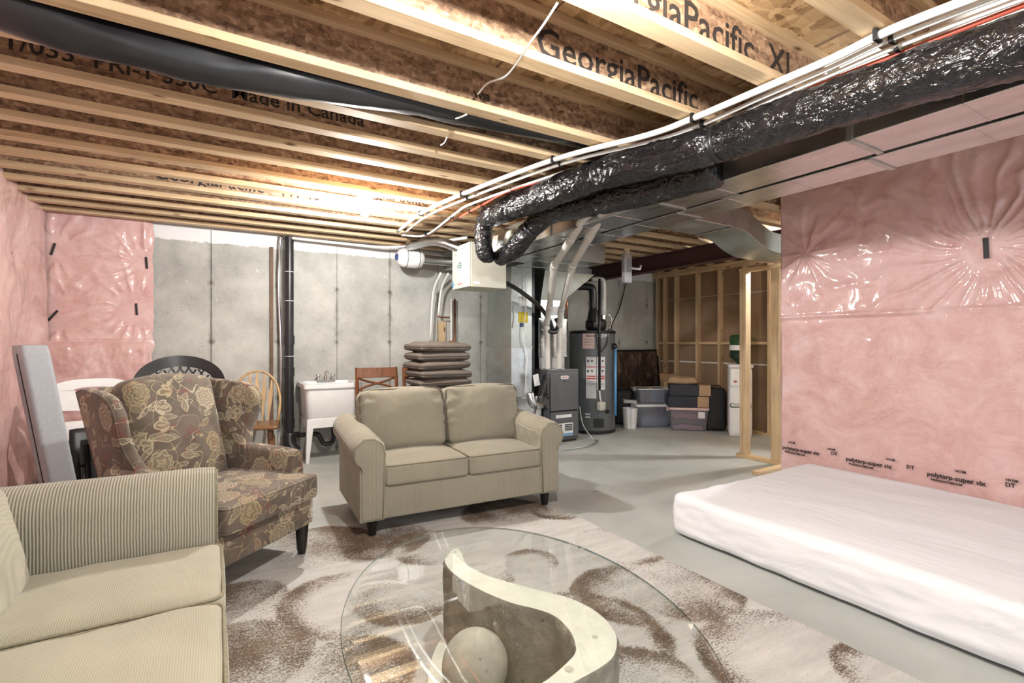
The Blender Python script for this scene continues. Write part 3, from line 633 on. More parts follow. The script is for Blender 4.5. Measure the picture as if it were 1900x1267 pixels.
def motif(x, y):
    best = 0.0
    for cx, cy, a, b, ph, inn, wd in MOT:
        dx, dy = (x-cx)/a, (y-cy)/b; r = math.hypot(dx, dy)+0.06*nz(x*3, y*3, 2)
        if r > 1.15: continue
        d = math.cos(math.atan2(dy, dx)-ph); rim = sstep(1-wd*2.3, 0.95, r)*(0.35+0.65*sstep(-0.6, 0.7, d))
        val = max(rim, (inn+0.18)*sstep(-1.5, 0.5, d*r))*sstep(1.06, 0.92, r)
        best = max(best, val)
    return min(1.0, (0.03+best*1.12)*(0.85+0.45*nz(x*3.2, y*2.3, 6)))
g = MB(); NX, NY = 120, 210
def fr_(i, j): return (lerp(RX0, RX1, i), lerp(RY0, RY1, j), 0.010+0.0012*nz(i*20, j*30, 1))
g.grid(NX, NY, fr_); nv = len(g.v)
g.bb(RX0, RX1, RY0, RY1, 0.0008, 0.0075)
rug = g.build('area_rug', M['rug'], None, True)
at = rug.data.attributes.new('motif', 'FLOAT', 'POINT')
for i, v in enumerate(rug.data.vertices): at.data[i].value = motif(v.co.x, v.co.y) if i < nv else 0.1
tag(rug, 'cream and brown area rug with blurred ring motifs under the glass table', 'rug')

# ============================================================ upholstery helpers
def welt_loop(mb, pts, r=0.006, n=6): mb.tube(pts, r, n, caps=True)
def rrect(w_, h_, r, n=5):
    out = []
    for cx, cy, a0 in ((w_/2-r, h_/2-r, 0), (-w_/2+r, h_/2-r, 90), (-w_/2+r, -h_/2+r, 180), (w_/2-r, -h_/2+r, 270)):
        for k in range(n+1):
            a = math.radians(a0+90*k/n); out.append((cx+r*math.cos(a), cy+r*math.sin(a)))
    return out
def seat_cushion(root, c, d, mat, pmat, puff=0.02, r=0.035, name='seat_cushion', wr=0.004, both=True, seed=0):
    def fn(q, p):
        q = Vector(q); q.z += wr*nz(q.x*6+seed, q.y*6, seed)*(1 if p[2] > 0 else 0.3); return q
    o = MB().rbox(c, d, r, 22, (0.004, 0.008, puff), fn).build(name, mat, root, True)
    pm = MB(); x, y, z = c
    for s in ((1, -1) if both else (1,)):
        lp = rrect(d[0]-0.012, d[1]-0.012, r)
        pm.tube([(x+a, y+b, z+s*(d[2]/2-0.012)) for a, b in lp]+[(x+lp[0][0], y+lp[0][1], z+s*(d[2]/2-0.012))], 0.0055, 6, caps=False)
    pm.build('piping', pmat, o, True); return o
def back_cushion(root, c, d, mat, pmat, tilt, name='back_cushion', seed=0, puff=0.05, M_=None, side=0):
    T = (M_ or Matrix.Identity(4)) @ Mt(c, rx=tilt)
    def fn(q, p):
        q = Vector(q)
        # gathers near the edges
        ex = 1-min(1, (d[0]/2-abs(q.x))/0.13); ez = 1-min(1, (d[2]/2-abs(q.z))/0.12)
        if p[1] < 0:
            q.y -= 0.012*max(0, ex)*math.sin(q.z*70+4*nz(q.x*5, q.z*5, seed))*sstep(-0.25, 0.1, q.z*(1 if side == 0 else 1))
            q.y -= 0.008*nz(q.x*5+seed, q.z*5, 2.2)
        q.z += 0.012*math.cos(q.x/d[0]*PI*1.0)*(1 if q.z > 0 else 0); return q
    o = MB().rbox((0, 0, 0), d, 0.05, 30, (0.012, puff, 0.012), fn, M=T).build(name, mat, root, True)
    pm = MB()
    for s in (-1, 1):
        lp = rrect(d[0]-0.006, d[2]-0.006, 0.055)
        def pt(a, b):
            z = b+(0.012*math.cos(a/d[0]*PI) if b > 0 else 0)
            return T @ Vector((a, s*(d[1]/2-0.022), z))
        pm.tube([pt(a, b) for a, b in lp]+[pt(*lp[0])], 0.0065, 6, caps=False)
    pm.build('piping', pmat, o, True); return o
def arm_profile(x_in, th, zb, zt, rr):
    """cross-section (x, z) of a rolled arm, inner face at x_in, outside towards +x"""
    cx, cz = x_in+rr*0.86, zt-rr; out = [(x_in, zb)]
    a = 180
    while a >= -62: out.append((cx+rr*math.cos(math.radians(a)), cz+rr*math.sin(math.radians(a)))); a -= 14
    xo = x_in+th; out += [(xo, cz-rr*0.95), (xo, zb)]
    return out
def rolled_arm(root, side, x_in, th, y0, y1, zb, zt, rr, mat, seam, zslope=0.0, pull=True):
    prof = arm_profile(x_in, th, zb, zt, rr); n = len(prof); mb = MB(); K = 22; vs = []
    for k in range(K+1):
        t = k/K; y = lerp(y0, y1, t); e = 0.0
        inset = 0.010*(sstep(0.06, 0.0, t)); up = zslope*t
        for i, (x, z) in enumerate(prof):
            zz = z+(up if z > zb+0.2 else 0)
            xx = x; cx, cz = x_in+rr*0.86, zt-rr
            if i not in (0, n-1, n-2) :
                wv = 0.005*math.sin(i*2.3+y*38)*math.exp(-t*9) + 0.003*nz(y*8, i*0.7, 3)
                s_ = 1-inset/rr*1.0+wv/rr*1.0
                xx = cx+(x-cx)*s_; zz = cz+(z-cz)*s_+up
            vs.append((side*xx, y, zz))
    fs = [(k*n+i, k*n+(i+1) % n, (k+1)*n+(i+1) % n, (k+1)*n+i) for k in range(K) for i in range(n)]
    if side > 0: fs = [f[::-1] for f in fs]
    caps = [tuple(range(n)), tuple(K*n+i for i in range(n-1, -1, -1))]
    if side < 0: caps = [c[::-1] for c in caps]
    mb.add(vs, fs+[c[::-1] for c in caps])
    o = mb.build('arm', mat, root, 'auto', angle=50)
    # front facing panel outlined with a welt
    fp = MB(); pr = [(side*(x_in+rr*0.86+(x-(x_in+rr*0.86))*0.86), z if z < zt-2*rr else (zt-rr)+(z-(zt-rr))*0.86) for x, z in prof]
    pr[0] = (side*(x_in+0.012), zb+0.01); pr[-1] = (side*(x_in+th-0.012), zb+0.01); pr[-2] = (side*(x_in+th-0.012), zt-rr*2.0)
    vs2 = [(x, y0-0.008, z) for x, z in pr]+[(x, y0+0.01, z) for x, z in pr]; m_ = len(pr)
    fs2 = [tuple(range(m_)) if side > 0 else tuple(range(m_-1, -1, -1))]+[(i, (i+1) % m_, m_+(i+1) % m_, m_+i) for i in range(m_)]
    fp.add(vs2, fs2); q = fp.build('arm_front_panel', mat, root, False, 0.004)
    MB().tube([(x, y0-0.008, z) for x, z in pr[:-1]], 0.0045, 6).build('piping', seam, q, True)
    return o

# ============================================================ loveseat
LA, LB = Vector((0.79, 3.215)), Vector((2.29, 3.135))
lrz = math.atan2(LB.y-LA.y, LB.x-LA.x); lc = (LA+LB)/2; LW = (LB-LA).length
lv = thing('loveseat', 'two-seat olive beige loveseat with rolled arms at the far edge of the rug', 'sofa', (lc.x, lc.y, 0.0), lrz)
hw = LW/2; AT = 0.155; zin = 0.12
MB().bb(-hw+0.02, hw-0.02, 0.006, 0.80, zin, 0.335).build('base_frame', M['fab_love'], lv, False, 0.012)
back = [(0.56, 0.30), (0.67, 0.80), (0.71, 0.835), (0.77, 0.83), (0.81, 0.79), (0.83, zin), (0.60, zin)]
bm_ = MB().prism([(-y, z) for y, z in back], -hw+0.13, hw-0.13, Matrix(((0, 0, 1, 0), (-1, 0, 0, 0), (0, 1, 0, 0), (0, 0, 0, 1))))
bm_.build('backrest', M['fab_love'], lv, 'auto', 0.015)
for s in (-1, 1):
    rolled_arm(lv, s, hw-AT, AT, 0.0, 0.83, zin, 0.665, 0.110, M['fab_love'], M['fab_seam'], 0.05)
cw = (2*(hw-AT))/2
for s in (-1, 1):
    seat_cushion(lv, (s*cw/2, 0.30, 0.40), (cw-0.006, 0.62, 0.145), M['fab_love'], M['fab_pipe'], 0.022, 0.03, seed=s*3)
    back_cushion(lv, (s*(cw/2+0.035), 0.560, 0.680), (cw+0.05, 0.20, 0.45), M['fab_love'], M['fab_pipe'], -0.20, seed=5+s, puff=0.045)
for sx in (-1, 1):
    for y in (0.06, 0.76):
        MB().lathe([(0.022, 0.013), (0.026, 0.016), (0.027, 0.03), (0.040, 0.125), (0.040, 0.135)], (sx*(hw-0.09), y, 0), 18).build('leg', M['wood_dark'], lv, 'auto')

# ============================================================ sofa at the left (faces +x)
so = thing('sofa', 'light olive corduroy sofa with ribbed arm at the left edge of the picture', 'sofa', (0.0, 0.0, 0.0), 0)
ym = 2.36                                    # inner face of the far arm
xf = -0.005
MB().bb(-0.93, xf-0.03, 0.25, ym, 0.10, 0.30).build('base_frame', M['fab_seat'], so, False, 0.01)
def sofa_arm():
    mb = MB(); prof = [(ym, 0.10), (ym, 0.40)]; cy, cz, rr = ym+0.10, 0.642, 0.102
    for a in range(180, -61, -12): prof.append((cy+rr*math.cos(math.radians(a)), cz+rr*math.sin(math.radians(a))))
    prof += [(ym+0.155, 0.55), (ym+0.155, 0.10)]; n = len(prof); K = 60; vs = []
    for k in range(K+1):
        t = k/K; x = lerp(xf+0.006, -0.93, t); e = 1-0.10*math.exp(-t*30)
        for i, (y, z) in enumerate(prof):
            if 2 <= i < n-2:
                wv = 0.0035*math.sin(i*1.9+1)*math.exp(-t*14)*(1 if i > 6 else 0)
                y2 = cy+(y-cy)*(e+wv/rr*2); z2 = cz+(z-cz)*(e+wv/rr*2)+0.012*t
            else: y2, z2 = y, z
            vs.append((x, y2, z2))
    fs = [(k*n+i, (k+1)*n+i, (k+1)*n+(i+1) % n, k*n+(i+1) % n) for k in range(K) for i in range(n)]
    fs += [tuple(range(n)), tuple(K*n+i for i in range(n-1, -1, -1))]
    mb.add(vs, fs); return mb.build('arm', M['fab_rib'], so, 'auto', angle=50)
arm = sofa_arm()
pr = [(ym+0.012, 0.12)]+[(ym+0.10+0.086*math.cos(math.radians(a)), 0.642+0.086*math.sin(math.radians(a))) for a in range(180, -61, -12)]+[(ym+0.143, 0.12)]
MB().tube([(xf+0.010, y, z) for y, z in pr], 0.005, 6).build('piping', M['fab_seam'], arm, True)
for i, (y0, y1, mt) in enumerate(((1.835, 2.355, 0), (1.20, 1.825, 1), (0.57, 1.18, 2))):
    seat_cushion(so, ((xf-0.62)/2+0.01, (y0+y1)/2, 0.385), (0.66, y1-y0-0.004, 0.16), M['fab_seat'], M['fab_seam'], 0.028, 0.045, seed=i*4.0, wr=0.006)
MB().bb(-0.95, -0.72, 0.25, 2.42, 0.10, 0.80).build('backrest', M['fab_seat'], so, False, 0.04, bseg=4)
Rz = Matrix.Rotation(PI/2, 4, 'Z')
for i, yc in enumerate((2.045, 1.45, 0.86)):
    Tm = Mt((-0.70, yc, 0.61), rz=PI/2)
    def fn(q, p, sd=i):
        q = Vector(q); q.y += 0.012*nz(q.x*4+sd, q.z*4, 2); return q
    o = MB().rbox((0, 0, 0), (0.58, 0.24, 0.48), 0.10, 26, (0.01, 0.055, 0.02), fn, M=Tm @ Matrix.Rotation(-0.18, 4, 'X')).build('back_cushion', M['fab_seat'], so, True)
    lp = rrect(0.575, 0.475, 0.11)
    pts = [Tm @ Matrix.Rotation(-0.18, 4, 'X') @ Vector((a, -0.012, b)) for a, b in lp]; MB().tube(pts+[pts[0]], 0.006, 6, caps=False).build('piping', M['fab_seam'], o, True)
MB().bb(-0.93, xf-0.01, 0.20, 0.36, 0.10, 0.70).build('arm', M['fab_rib'], so, False, 0.04, bseg=4)
for px, py in ((-0.08, 2.44), (-0.86, 2.44), (-0.08, 0.3), (-0.86, 0.3)):
    MB().lathe([(0.022, 0.0), (0.036, 0.105)], (px, py, 0.0125 if px > -0.1 and py < 3.6 else 0.0), 14).build('leg', M['wood_dark'], so, 'auto')

# ============================================================ wing chair
AF = Vector((0.24, 2.955)); arz = math.atan2(0.68, 0.73)     # local +x runs along the front edge, local -y faces out
ac = thing('wing_armchair', 'floral tapestry wing chair with black tapered legs between sofa and loveseat', 'chair', (AF.x, AF.y, 0), arz)
FM = M['floral']
# seat deck and front rail
MB().rbox((0, 0.31, 0.275), (0.70, 0.66, 0.17), 0.02, 10, (0, 0, 0)).build('seat_frame', FM, ac, True)
def fnT(q, p):
    q = Vector(q); q.z += 0.02*sstep(0.2, -0.3, q.y-0.28)*0+0.004*nz(q.x*7, q.y*7, 1); return q
seat = MB().rbox((0, 0.24, 0.425), (0.665, 0.62, 0.135), 0.028, 22, (0.004, 0.01, 0.025), fnT).build('seat_cushion', FM, ac, True)
pm = MB(); lp = rrect(0.655, 0.61, 0.03)
for zz in (0.482, 0.368): pm.tube([(a, b+0.24, zz) for a, b in lp]+[(lp[0][0], lp[0][1]+0.24, zz)], 0.0055, 6, caps=False)
pm.build('piping', FM, seat, True)
# arms: padded, rolled front
for s in (-1, 1):
    K = 16; mb = MB(); vs = []; prof = [(0.0, 0.35), (0.0, 0.52)]+[(0.055+0.058*math.cos(math.radians(a)), 0.575+0.055*math.sin(math.radians(a))) for a in range(180, -40, -20)]+[(0.105, 0.50), (0.105, 0.20), (0.0, 0.20)]
    n = len(prof)
    for k in range(K+1):
        t = k/K; y = lerp(0.095, 0.62, t); sh = 1-0.22*math.exp(-t*12)
        for i, (x, z) in enumerate(prof):
            cx, cz = 0.055, 0.575
            if 2 <= i < n-3: x = cx+(x-cx)*sh; z = cz+(z-cz)*sh
            vs.append((s*(0.29+x+0.015*t*0), y, z+0.025*t*(z > 0.4)))
    fs = [(k*n+i, k*n+(i+1) % n, (k+1)*n+(i+1) % n, (k+1)*n+i) for k in range(K) for i in range(n)]+[tuple(range(n-1, -1, -1)), tuple(K*n+i for i in range(n))]
    if s < 0: fs = [f[::-1] for f in fs]
    mb.add(vs, fs); mb.build('arm', FM, ac, 'auto', angle=50)
# back: inner cushion tilted, flat outer back
tl = -0.24
def fnB(q, p):
    q = Vector(q); q.z += 0.035*math.cos(q.x/0.54*PI)*(q.z > 0.2)*sstep(0.2, 0.36, q.z); return q
MB().rbox((0, 0, 0), (0.54, 0.15, 0.66), 0.055, 24, (0.0, 0.04, 0.0), fnB, M=Mt((0, 0.65, 0.738), rx=tl)).build('backrest', FM, ac, True)
MB().rbox((0, 0, 0), (0.60, 0.07, 0.90), 0.03, 14, (0, 0.01, 0), M=Mt((0, 0.735, 0.595), rx=tl)).build('outer_back', FM, ac, True)
# wings: shaped side panels flaring outwards
def wing(s):
    out = [(0.85, 1.025), (0.79, 1.04), (0.70, 1.035), (0.60, 1.025), (0.52, 1.0), (0.475, 0.95), (0.455, 0.90), (0.465, 0.80), (0.47, 0.72), (0.45, 0.64), (0.42, 0.585), (0.60, 0.56), (0.74, 0.56)]
    out = [(p.x, p.y) for p in catmull([Vector((a, b, 0)) for a, b in out], 3)]
    n = len(out); vs = []; cy, cz = 0.66, 0.82
    layers = [(-0.034, 0.90), (-0.030, 0.96), (-0.012, 1.0), (0.012, 1.0), (0.030, 0.965), (0.034, 0.90)]
    for off, sc in layers:
        for (y, z) in out:
            yy = cy+(y-cy)*sc; zz = cz+(z-cz)*sc
            fl_ = 0.285+0.10*sstep(0.95, 0.40, yy)*sstep(0.5, 0.9, zz)+0.03*sstep(0.6, 1.05, zz)
            vs.append((s*(fl_+off+0.02), yy, zz))
    fs = [(k*n+i, k*n+(i+1) % n, (k+1)*n+(i+1) % n, (k+1)*n+i) for k in range(len(layers)-1) for i in range(n)]
    # caps as fans so the curved faces shade smoothly
    c0 = len(vs); vs.append((s*(0.285+0.06-0.036+0.02), cy-0.02, cz)); c1 = len(vs); vs.append((s*(0.285+0.06+0.036+0.02), cy-0.02, cz))
    fs += [(c0, (i+1) % n, i) for i in range(n)]+[(c1, (len(layers)-1)*n+i, (len(layers)-1)*n+(i+1) % n) for i in range(n)]
    if s > 0: fs = [f[::-1] for f in fs]
    mb = MB(); mb.add(vs, fs); o = mb.build('wing', FM, ac, True)
    pts = [vs[4*n+i] for i in range(n)]; MB().tube(pts+[pts[0]], 0.005, 6, caps=False).build('piping', FM, o, True)
for s in (-1, 1): wing(s)
for sx, y, ln in ((-1, 0.04, 1), (1, 0.04, 1), (-1, 0.64, 1), (1, 0.64, 1)):
    MB().lathe([(0.020, 0.013 if y < 0.3 else 0.0), (0.024, 0.018), (0.024, 0.035), (0.027, 0.037), (0.040, 0.20)], (sx*0.315, y, 0), 18).build('leg', M['wood_dark'], ac, 'auto')

# ============================================================ oval glass coffee table on a plaster swirl
TC = DL(1.585, 0.0); trz = 0
ct = thing('coffee_table', 'oval glass coffee table on a cream plaster swirl base with a ball', 'table', (TC.x, TC.y, 0))
GZ = 0.414
th0 = math.radians(-24)
def ell(a, b, n=120, z=0):
    pts = []
    for k in range(n):
        t = 2*PI*k/n; dd = a*math.cos(t); ll = b*math.sin(t)
        pts.append(DL(1.585+dd*math.cos(th0)-ll*math.sin(th0), 0.0+dd*math.sin(th0)+ll*math.cos(th0), z))
    return pts
N_ = 120; A_, B_ = 0.745, 0.515; rings = [(A_-0.03, B_-0.03, GZ+0.012), (A_-0.002, B_-0.002, GZ+0.007), (A_, B_, GZ+0.004), (A_, B_, GZ+0.0), (A_-0.002, B_-0.002, GZ)]
gt = MB(); vs = []; 
for a, b, z in rings: vs += ell(a, b, N_, z)
gt.add(vs, [tuple(range(N_)), tuple(4*N_+i for i in range(N_-1, -1, -1))]+[(i+N_, (i+1) % N_+N_, (i+1) % N_, i) for i in range(N_)])
g1 = gt.build('glass_top', M['glass'], ct, False, world=True)
ge = MB(); ge.add(vs, [(k*N_+i+N_, k*N_+(i+1) % N_+N_, k*N_+(i+1) % N_, k*N_+i) for k in range(1, 4) for i in range(N_)]); ge.build('glass_rim', M['glass_edge'], g1, True, world=True)
def cp(x, y, z): return PZ(780+x/4.745, 1000+y/4.745, z)
ZT = 0.4115
outer = [cp(x, y, ZT) for x, y in ((330, 85), (365, 130), (400, 210), (480, 270), (600, 325), (800, 385), (1000, 440), (1250, 500), (1450, 580), (1600, 680), (1700, 800), (1730, 900), (1700, 1030), (1600, 1120), (1480, 1190), (1350, 1260))]
outer += [DL(1.19, 0.075, ZT), DL(1.14, -0.01, ZT), DL(1.115, -0.10, ZT), DL(1.12, -0.18, ZT)]
inner = [cp(x, y, ZT) for x, y in ((290, 88), (235, 150), (215, 190), (250, 260), (330, 330), (440, 400), (600, 480), (800, 560), (1000, 610), (1150, 660), (1250, 730), (1330, 830), (1370, 940), (1360, 1010), (1290, 1090), (1190, 1180), (1090, 1255))]
inner += [DL(1.225, 0.03, ZT), DL(1.19, -0.04, ZT), DL(1.165, -0.12, ZT), DL(1.16, -0.19, ZT)]
def rsmp(pts, n):
    pts = catmull(pts, 6); L = [0]
    for i in range(1, len(pts)): L.append(L[-1]+(pts[i]-pts[i-1]).length)
    out = []; j = 0
    for k in range(n):
        t = L[-1]*k/(n-1)
        while j < len(L)-2 and L[j+1] < t: j += 1
        f = (t-L[j])/max(1e-9, L[j+1]-L[j]); out.append(pts[j].lerp(pts[j+1], min(1, f)))
    return out
NB = 90; O = rsmp(outer, NB); I = rsmp(inner, NB); ring = O+I[::-1]; nr = len(ring)
sb = MB(); vs = []; cen = [(O[i]+I[i])/2 for i in range(NB)]; cen2 = cen+cen[::-1]
zs = [ZT, ZT-0.006, ZT-0.02, ZT-0.045, ZT-0.08, ZT-0.13, ZT-0.2, ZT-0.27, ZT-0.33, 0.0125]
for j, z in enumerate(zs):
    for i, p in enumerate(ring):
        q = Vector((p.x, p.y, z)); o_ = (q-Vector((cen2[i].x, cen2[i].y, z))); L_ = o_.length or 1
        rough = 0 if j == 0 else 0.010*nz(p.x*28, p.y*28, z*22, 4)+0.004
        if j == 1: rough = 0.003
        q = q+o_/L_*rough; vs.append(q)
sb.add(vs, [(j*nr+i, (j+1)*nr+i, (j+1)*nr+(i+1) % nr, j*nr+(i+1) % nr) for j in range(len(zs)-1) for i in range(nr)])
sw = sb.build('swirl_base', M['plaster_rough'], ct, True, world=True)
tp = MB(); tp.add([Vector((p.x, p.y, ZT)) for p in O]+[Vector((p.x, p.y, ZT)) for p in I]+[Vector((p.x, p.y, ZT-0.004)) for p in O]+[Vector((p.x, p.y, ZT-0.004)) for p in I], [(i, NB+i, NB+i+1, i+1) for i in range(NB-1)]+[(2*NB+i, i, i+1, 2*NB+i+1) for i in range(NB-1)]+[(NB+i, 3*NB+i, 3*NB+i+1, NB+i+1) for i in range(NB-1)])
tp.build('polished_top', M['plaster_white'], sw, False, world=True)
# screw holes in the polished face
for x, y, r in ((310, 112, 0.006), (1540, 862, 0.009), (1310, 1145, 0.013)):
    p = cp(x, y, ZT+0.0006); MB().lathe([(r, 0), (r*0.6, 0.0004)], p, 14).build('filled_hole', M['plaster_ball'], sw, False, world=True)
pl = [DL(d, l, 0.12) for d, l in ((2.0, -0.235), (1.97, -0.262), (1.895, -0.285), (1.79, -0.293), (1.70, -0.287), (1.58, -0.27), (1.45, -0.235), (1.32, -0.19), (1.22, -0.14), (1.20, -0.05), (1.25, 0.05), (1.35, 0.13), (1.48, 0.17), (1.6, 0.12), (1.75, 0.0), (1.9, -0.13))]
pl = catmull(pl+[pl[0]], 4)[:-1]; n = len(pl); vs = []
for j, (z, k) in enumerate(((0.12, 0), (0.115, 0.002), (0.09, 0.008), (0.05, 0.006), (0.0125, 0.004))):
    for p in pl: vs.append(Vector((p.x+k*nz(p.x*30, p.y*30, z*20), p.y+k*nz(p.y*30, p.x*30, z*20+4), z)))
pb = MB(); pb.add(vs, [tuple(range(n))[::-1]]+[(j*n+i, (j+1)*n+i, (j+1)*n+(i+1) % n, j*n+(i+1) % n) for j in range(4) for i in range(n)])
pb.build('plinth', M['plaster_white'], ct, False, world=True)
bc = DL(1.615, -0.120, 0.226); MB().sphere(bc, 0.107, 40, 26).build('ball', M['plaster_ball'], ct, True, world=True)

# ============================================================ mattress
mx0, mx1, my0, my1 = 2.60, 4.235, 0.30, 2.30
def fnM(q, p):
    q = Vector(q); X, Y = q.x+mx0/2+mx1/2, q.y+my0/2+my1/2
    if p[2] > -0.9:
        t = sstep(-0.13, 0.12, q.z)
        q.z += t*(0.008*nz(X*1.6, Y*0.9, 3)+0.0045*math.sin(X*17+Y*3.5+3*nz(X*1.2, Y*0.8, 7))*(0.5+0.5*nz(X, Y, 12)))
        q.z += t*0.012*math.sin(X*3+1)*0.6
        side = 1-sstep(0.10, 0.02, 0.13-abs(q.z))
    if p[0] < -0.9: q.x += 0.010*nz(Y*2.5, q.z*5, 5)+0.003*nz(Y*9, q.z*12, 8)
    if p[1] > 0.9: q.y += 0.012*nz(X*2.5, q.z*6, 15)
    if p[2] < -0.5 : q.z += 0.006*max(0, nz(Y*3, X*3, 2))*0
    return q
mc = ((mx0+mx1)/2, (my0+my1)/2, 0)
mt_ = thing('mattress', 'thick mattress in a white fitted sheet lying on the floor by the pink wall', 'mattress', (mc[0], mc[1], 0))
MB().rbox((0, 0, 0.125), (mx1-mx0-0.05, my1-my0-0.05, 0.245), 0.05, 12).build('shadow_line_core', M['felt'], mt_, True)  # black core; its edge below the sheet paints a thin shadow line
MB().rbox((0, 0, 0.143), (mx1-mx0, my1-my0, 0.262), 0.05, 70, (0.01, 0.01, 0.012), fnM).build('fitted_sheet', M['sheet'], mt_, True)
# ============================================================ laundry sink
sk = thing('laundry_sink', 'white plastic laundry sink on tapered legs against the concrete wall', 'sink', (1.09, 5.81, 0))
W2, D2 = 0.285, 0.25
tub = MB()
def ring(w_, d_, z, r=0.05): return [(a, b, z) for a, b in rrect(w_, d_, r, 4)]
levels = [ring(0.50, 0.42, 0.455, 0.07), ring(0.535, 0.465, 0.49, 0.06), ring(0.555, 0.485, 0.78, 0.045), ring(0.60, 0.53, 0.785, 0.03), ring(0.605, 0.535, 0.80, 0.03), ring(0.60, 0.53, 0.832, 0.03), ring(0.50, 0.40, 0.835, 0.04), ring(0.48, 0.38, 0.80, 0.04), ring(0.43, 0.34, 0.50, 0.06)]
n = len(levels[0]); vs = [p for L in levels for p in L]
tub.add(vs, [(j*n+i, j*n+(i+1) % n, (j+1)*n+(i+1) % n, (j+1)*n+i) for j in range(len(levels)-1) for i in range(n)]+[tuple(range(n-1, -1, -1)), tuple((len(levels)-1)*n+i for i in range(n))])
tub.build('basin', M['white_plastic'], sk, 'auto')
fm = MB()
for y in (-0.215, 0.215): fm.bb(-0.265, 0.265, y-0.012, y+0.012, 0.365, 0.462)
for x in (-0.253, 0.253): fm.bb(x-0.012, x+0.012, -0.21, 0.21, 0.375, 0.455)
fm.build('apron', M['white_plastic'], sk, False, 0.004)
for sx in (-1, 1):
    for sy in (-1, 1):
        x, y = sx*0.232, sy*0.197; x2, y2 = sx*0.262, sy*0.222
        MB().hexa([(x2-0.016, y2-0.016, 0), (x2+0.016, y2-0.016, 0), (x2+0.016, y2+0.016, 0), (x2-0.016, y2+0.016, 0)], [(x-0.034, y-0.03, 0.40), (x+0.034, y-0.03, 0.40), (x+0.034, y+0.03, 0.40), (x-0.034, y+0.03, 0.40)]).build('leg', M['white_plastic'], sk, False, 0.004)
fc = MB().bb(-0.10, 0.10, 0.17, 0.235, 0.832, 0.85).tube([(0, 0.20, 0.85), (0, 0.20, 0.93), (0, 0.14, 0.955), (0, 0.05, 0.93)], 0.011, 8, smooth=4).build('faucet', M['chrome'], sk, 'auto')
for s in (-1, 1): MB().lathe([(0.014, 0), (0.012, 0.03), (0.026, 0.04), (0.024, 0.06), (0.006, 0.064)], (s*0.08, 0.205, 0.85), 12).build('handle', M['chrome'], fc, 'auto')
MB().tube([(0.05, 0.02, 0.36), (0.05, 0.02, 0.20), (0.02, 0.03, 0.145), (-0.05, 0.04, 0.145), (-0.08, 0.05, 0.20), (-0.11, 0.06, 0.25), (-0.18, 0.08, 0.255), (-0.31, 0.10, 0.255)], 0.026, 12, smooth=4).build('drain_trap', M['black_plastic'], sk, True)

# ============================================================ black waste stack and thin pipes on the back wall
st = thing('waste_stack_pipe', 'black vertical waste pipe running floor to joists beside the laundry sink', 'pipe', (0.70, 5.98, 0))
MB().lathe([(0.047, 0.0), (0.047, 2.44)], (0, 0, 0), 20).build('pipe', M['black_plastic'], st, 'auto')
for z in (0.33, 0.9, 1.25): MB().lathe([(0.055, 0), (0.055, 0.10)], (0, 0, z), 20).build('coupling', M['black_plastic'], st, 'auto')
for z in (1.12, 1.73, 2.05): MB().lathe([(0.0485, 0), (0.0485, 0.006)], (0, 0, z), 20).build('hanger_strap', M['paper'], st, 'auto')
MB().tube([(0, -0.02, 0.28), (0.0, -0.05, 0.16), (0.05, -0.08, 0.07)], 0.07, 16, smooth=4).build('cleanout', M['black_plastic'], st, True)
MB().tube([(0.0, 0, 0.255), (0.1, -0.02, 0.255)], 0.03, 12).build('branch', M['black_plastic'], st, True)
o = MB().tube([(0.625, 6.03, 0.35), (0.622, 6.03, 1.2), (0.60, 6.03, 1.9), (0.615, 6.03, 2.40), (0.64, 5.98, 2.42)], 0.014, 8, smooth=5).build('water_pipe', M['chrome'], None, True); tag(o, 'thin silver pipe running up the wall just left of the black waste pipe', 'pipe')
o = MB().bb(0.515, 0.55, 6.07, 6.097, 0.25, 2.33).build('upright_strip', M['brown_board'], None, False, 0.003); tag(o, 'narrow dark brown strip upright on the concrete left of the pipes', 'board')  # plain dark brown upright strip on the wall face
# supply pipe along the wall top
o = MB().tube([(0.72, 5.95, 2.425), (1.3, 5.9, 2.41), (1.75, 5.80, 2.40), (2.1, 5.45, 2.42), (2.35, 4.9, 2.415)], 0.016, 8, smooth=6).build('water_pipe', M['pex'], None, True); tag(o, 'thin white pipe sagging along the top of the concrete wall', 'pipe')

# ============================================================ sediment tank hung on its side by the wall top
tk = thing('expansion_tank', 'small white tank lying sideways below the joists left of the beige cabinet', 'tank', (1.99, 5.66, 2.27))
Tk = Matrix.Rotation(PI/2, 4, 'Y')
MB().lathe([(0.02, -0.17), (0.07, -0.165), (0.105, -0.12), (0.115, -0.06), (0.115, 0.07), (0.10, 0.12), (0.05, 0.15), (0.04, 0.16)], (0, 0, 0), 26, Tk).build('shell', M['white_plastic'], tk, 'auto', angle=60)
for z in (-0.075, 0.07): MB().lathe([(0.117, -0.003), (0.117, 0.003)], (0, 0, z), 26, Tk).build('seam_band', M['black_plastic'], tk, 'auto')
MB().lathe([(0.035, -0.19), (0.036, -0.165)], (0, 0, 0), 16, Tk).build('blue_cap', M['blue'], tk, 'auto')
MB().lathe([(0.055, 0.12), (0.055, 0.55)], (0, 0, 0), 20, Tk).build('vent_sleeve', M['galv'], tk, 'auto')
MB().bb(-0.02, 0.05, -0.1185, -0.112, -0.01, 0.06).build('label', M['paper'], tk)
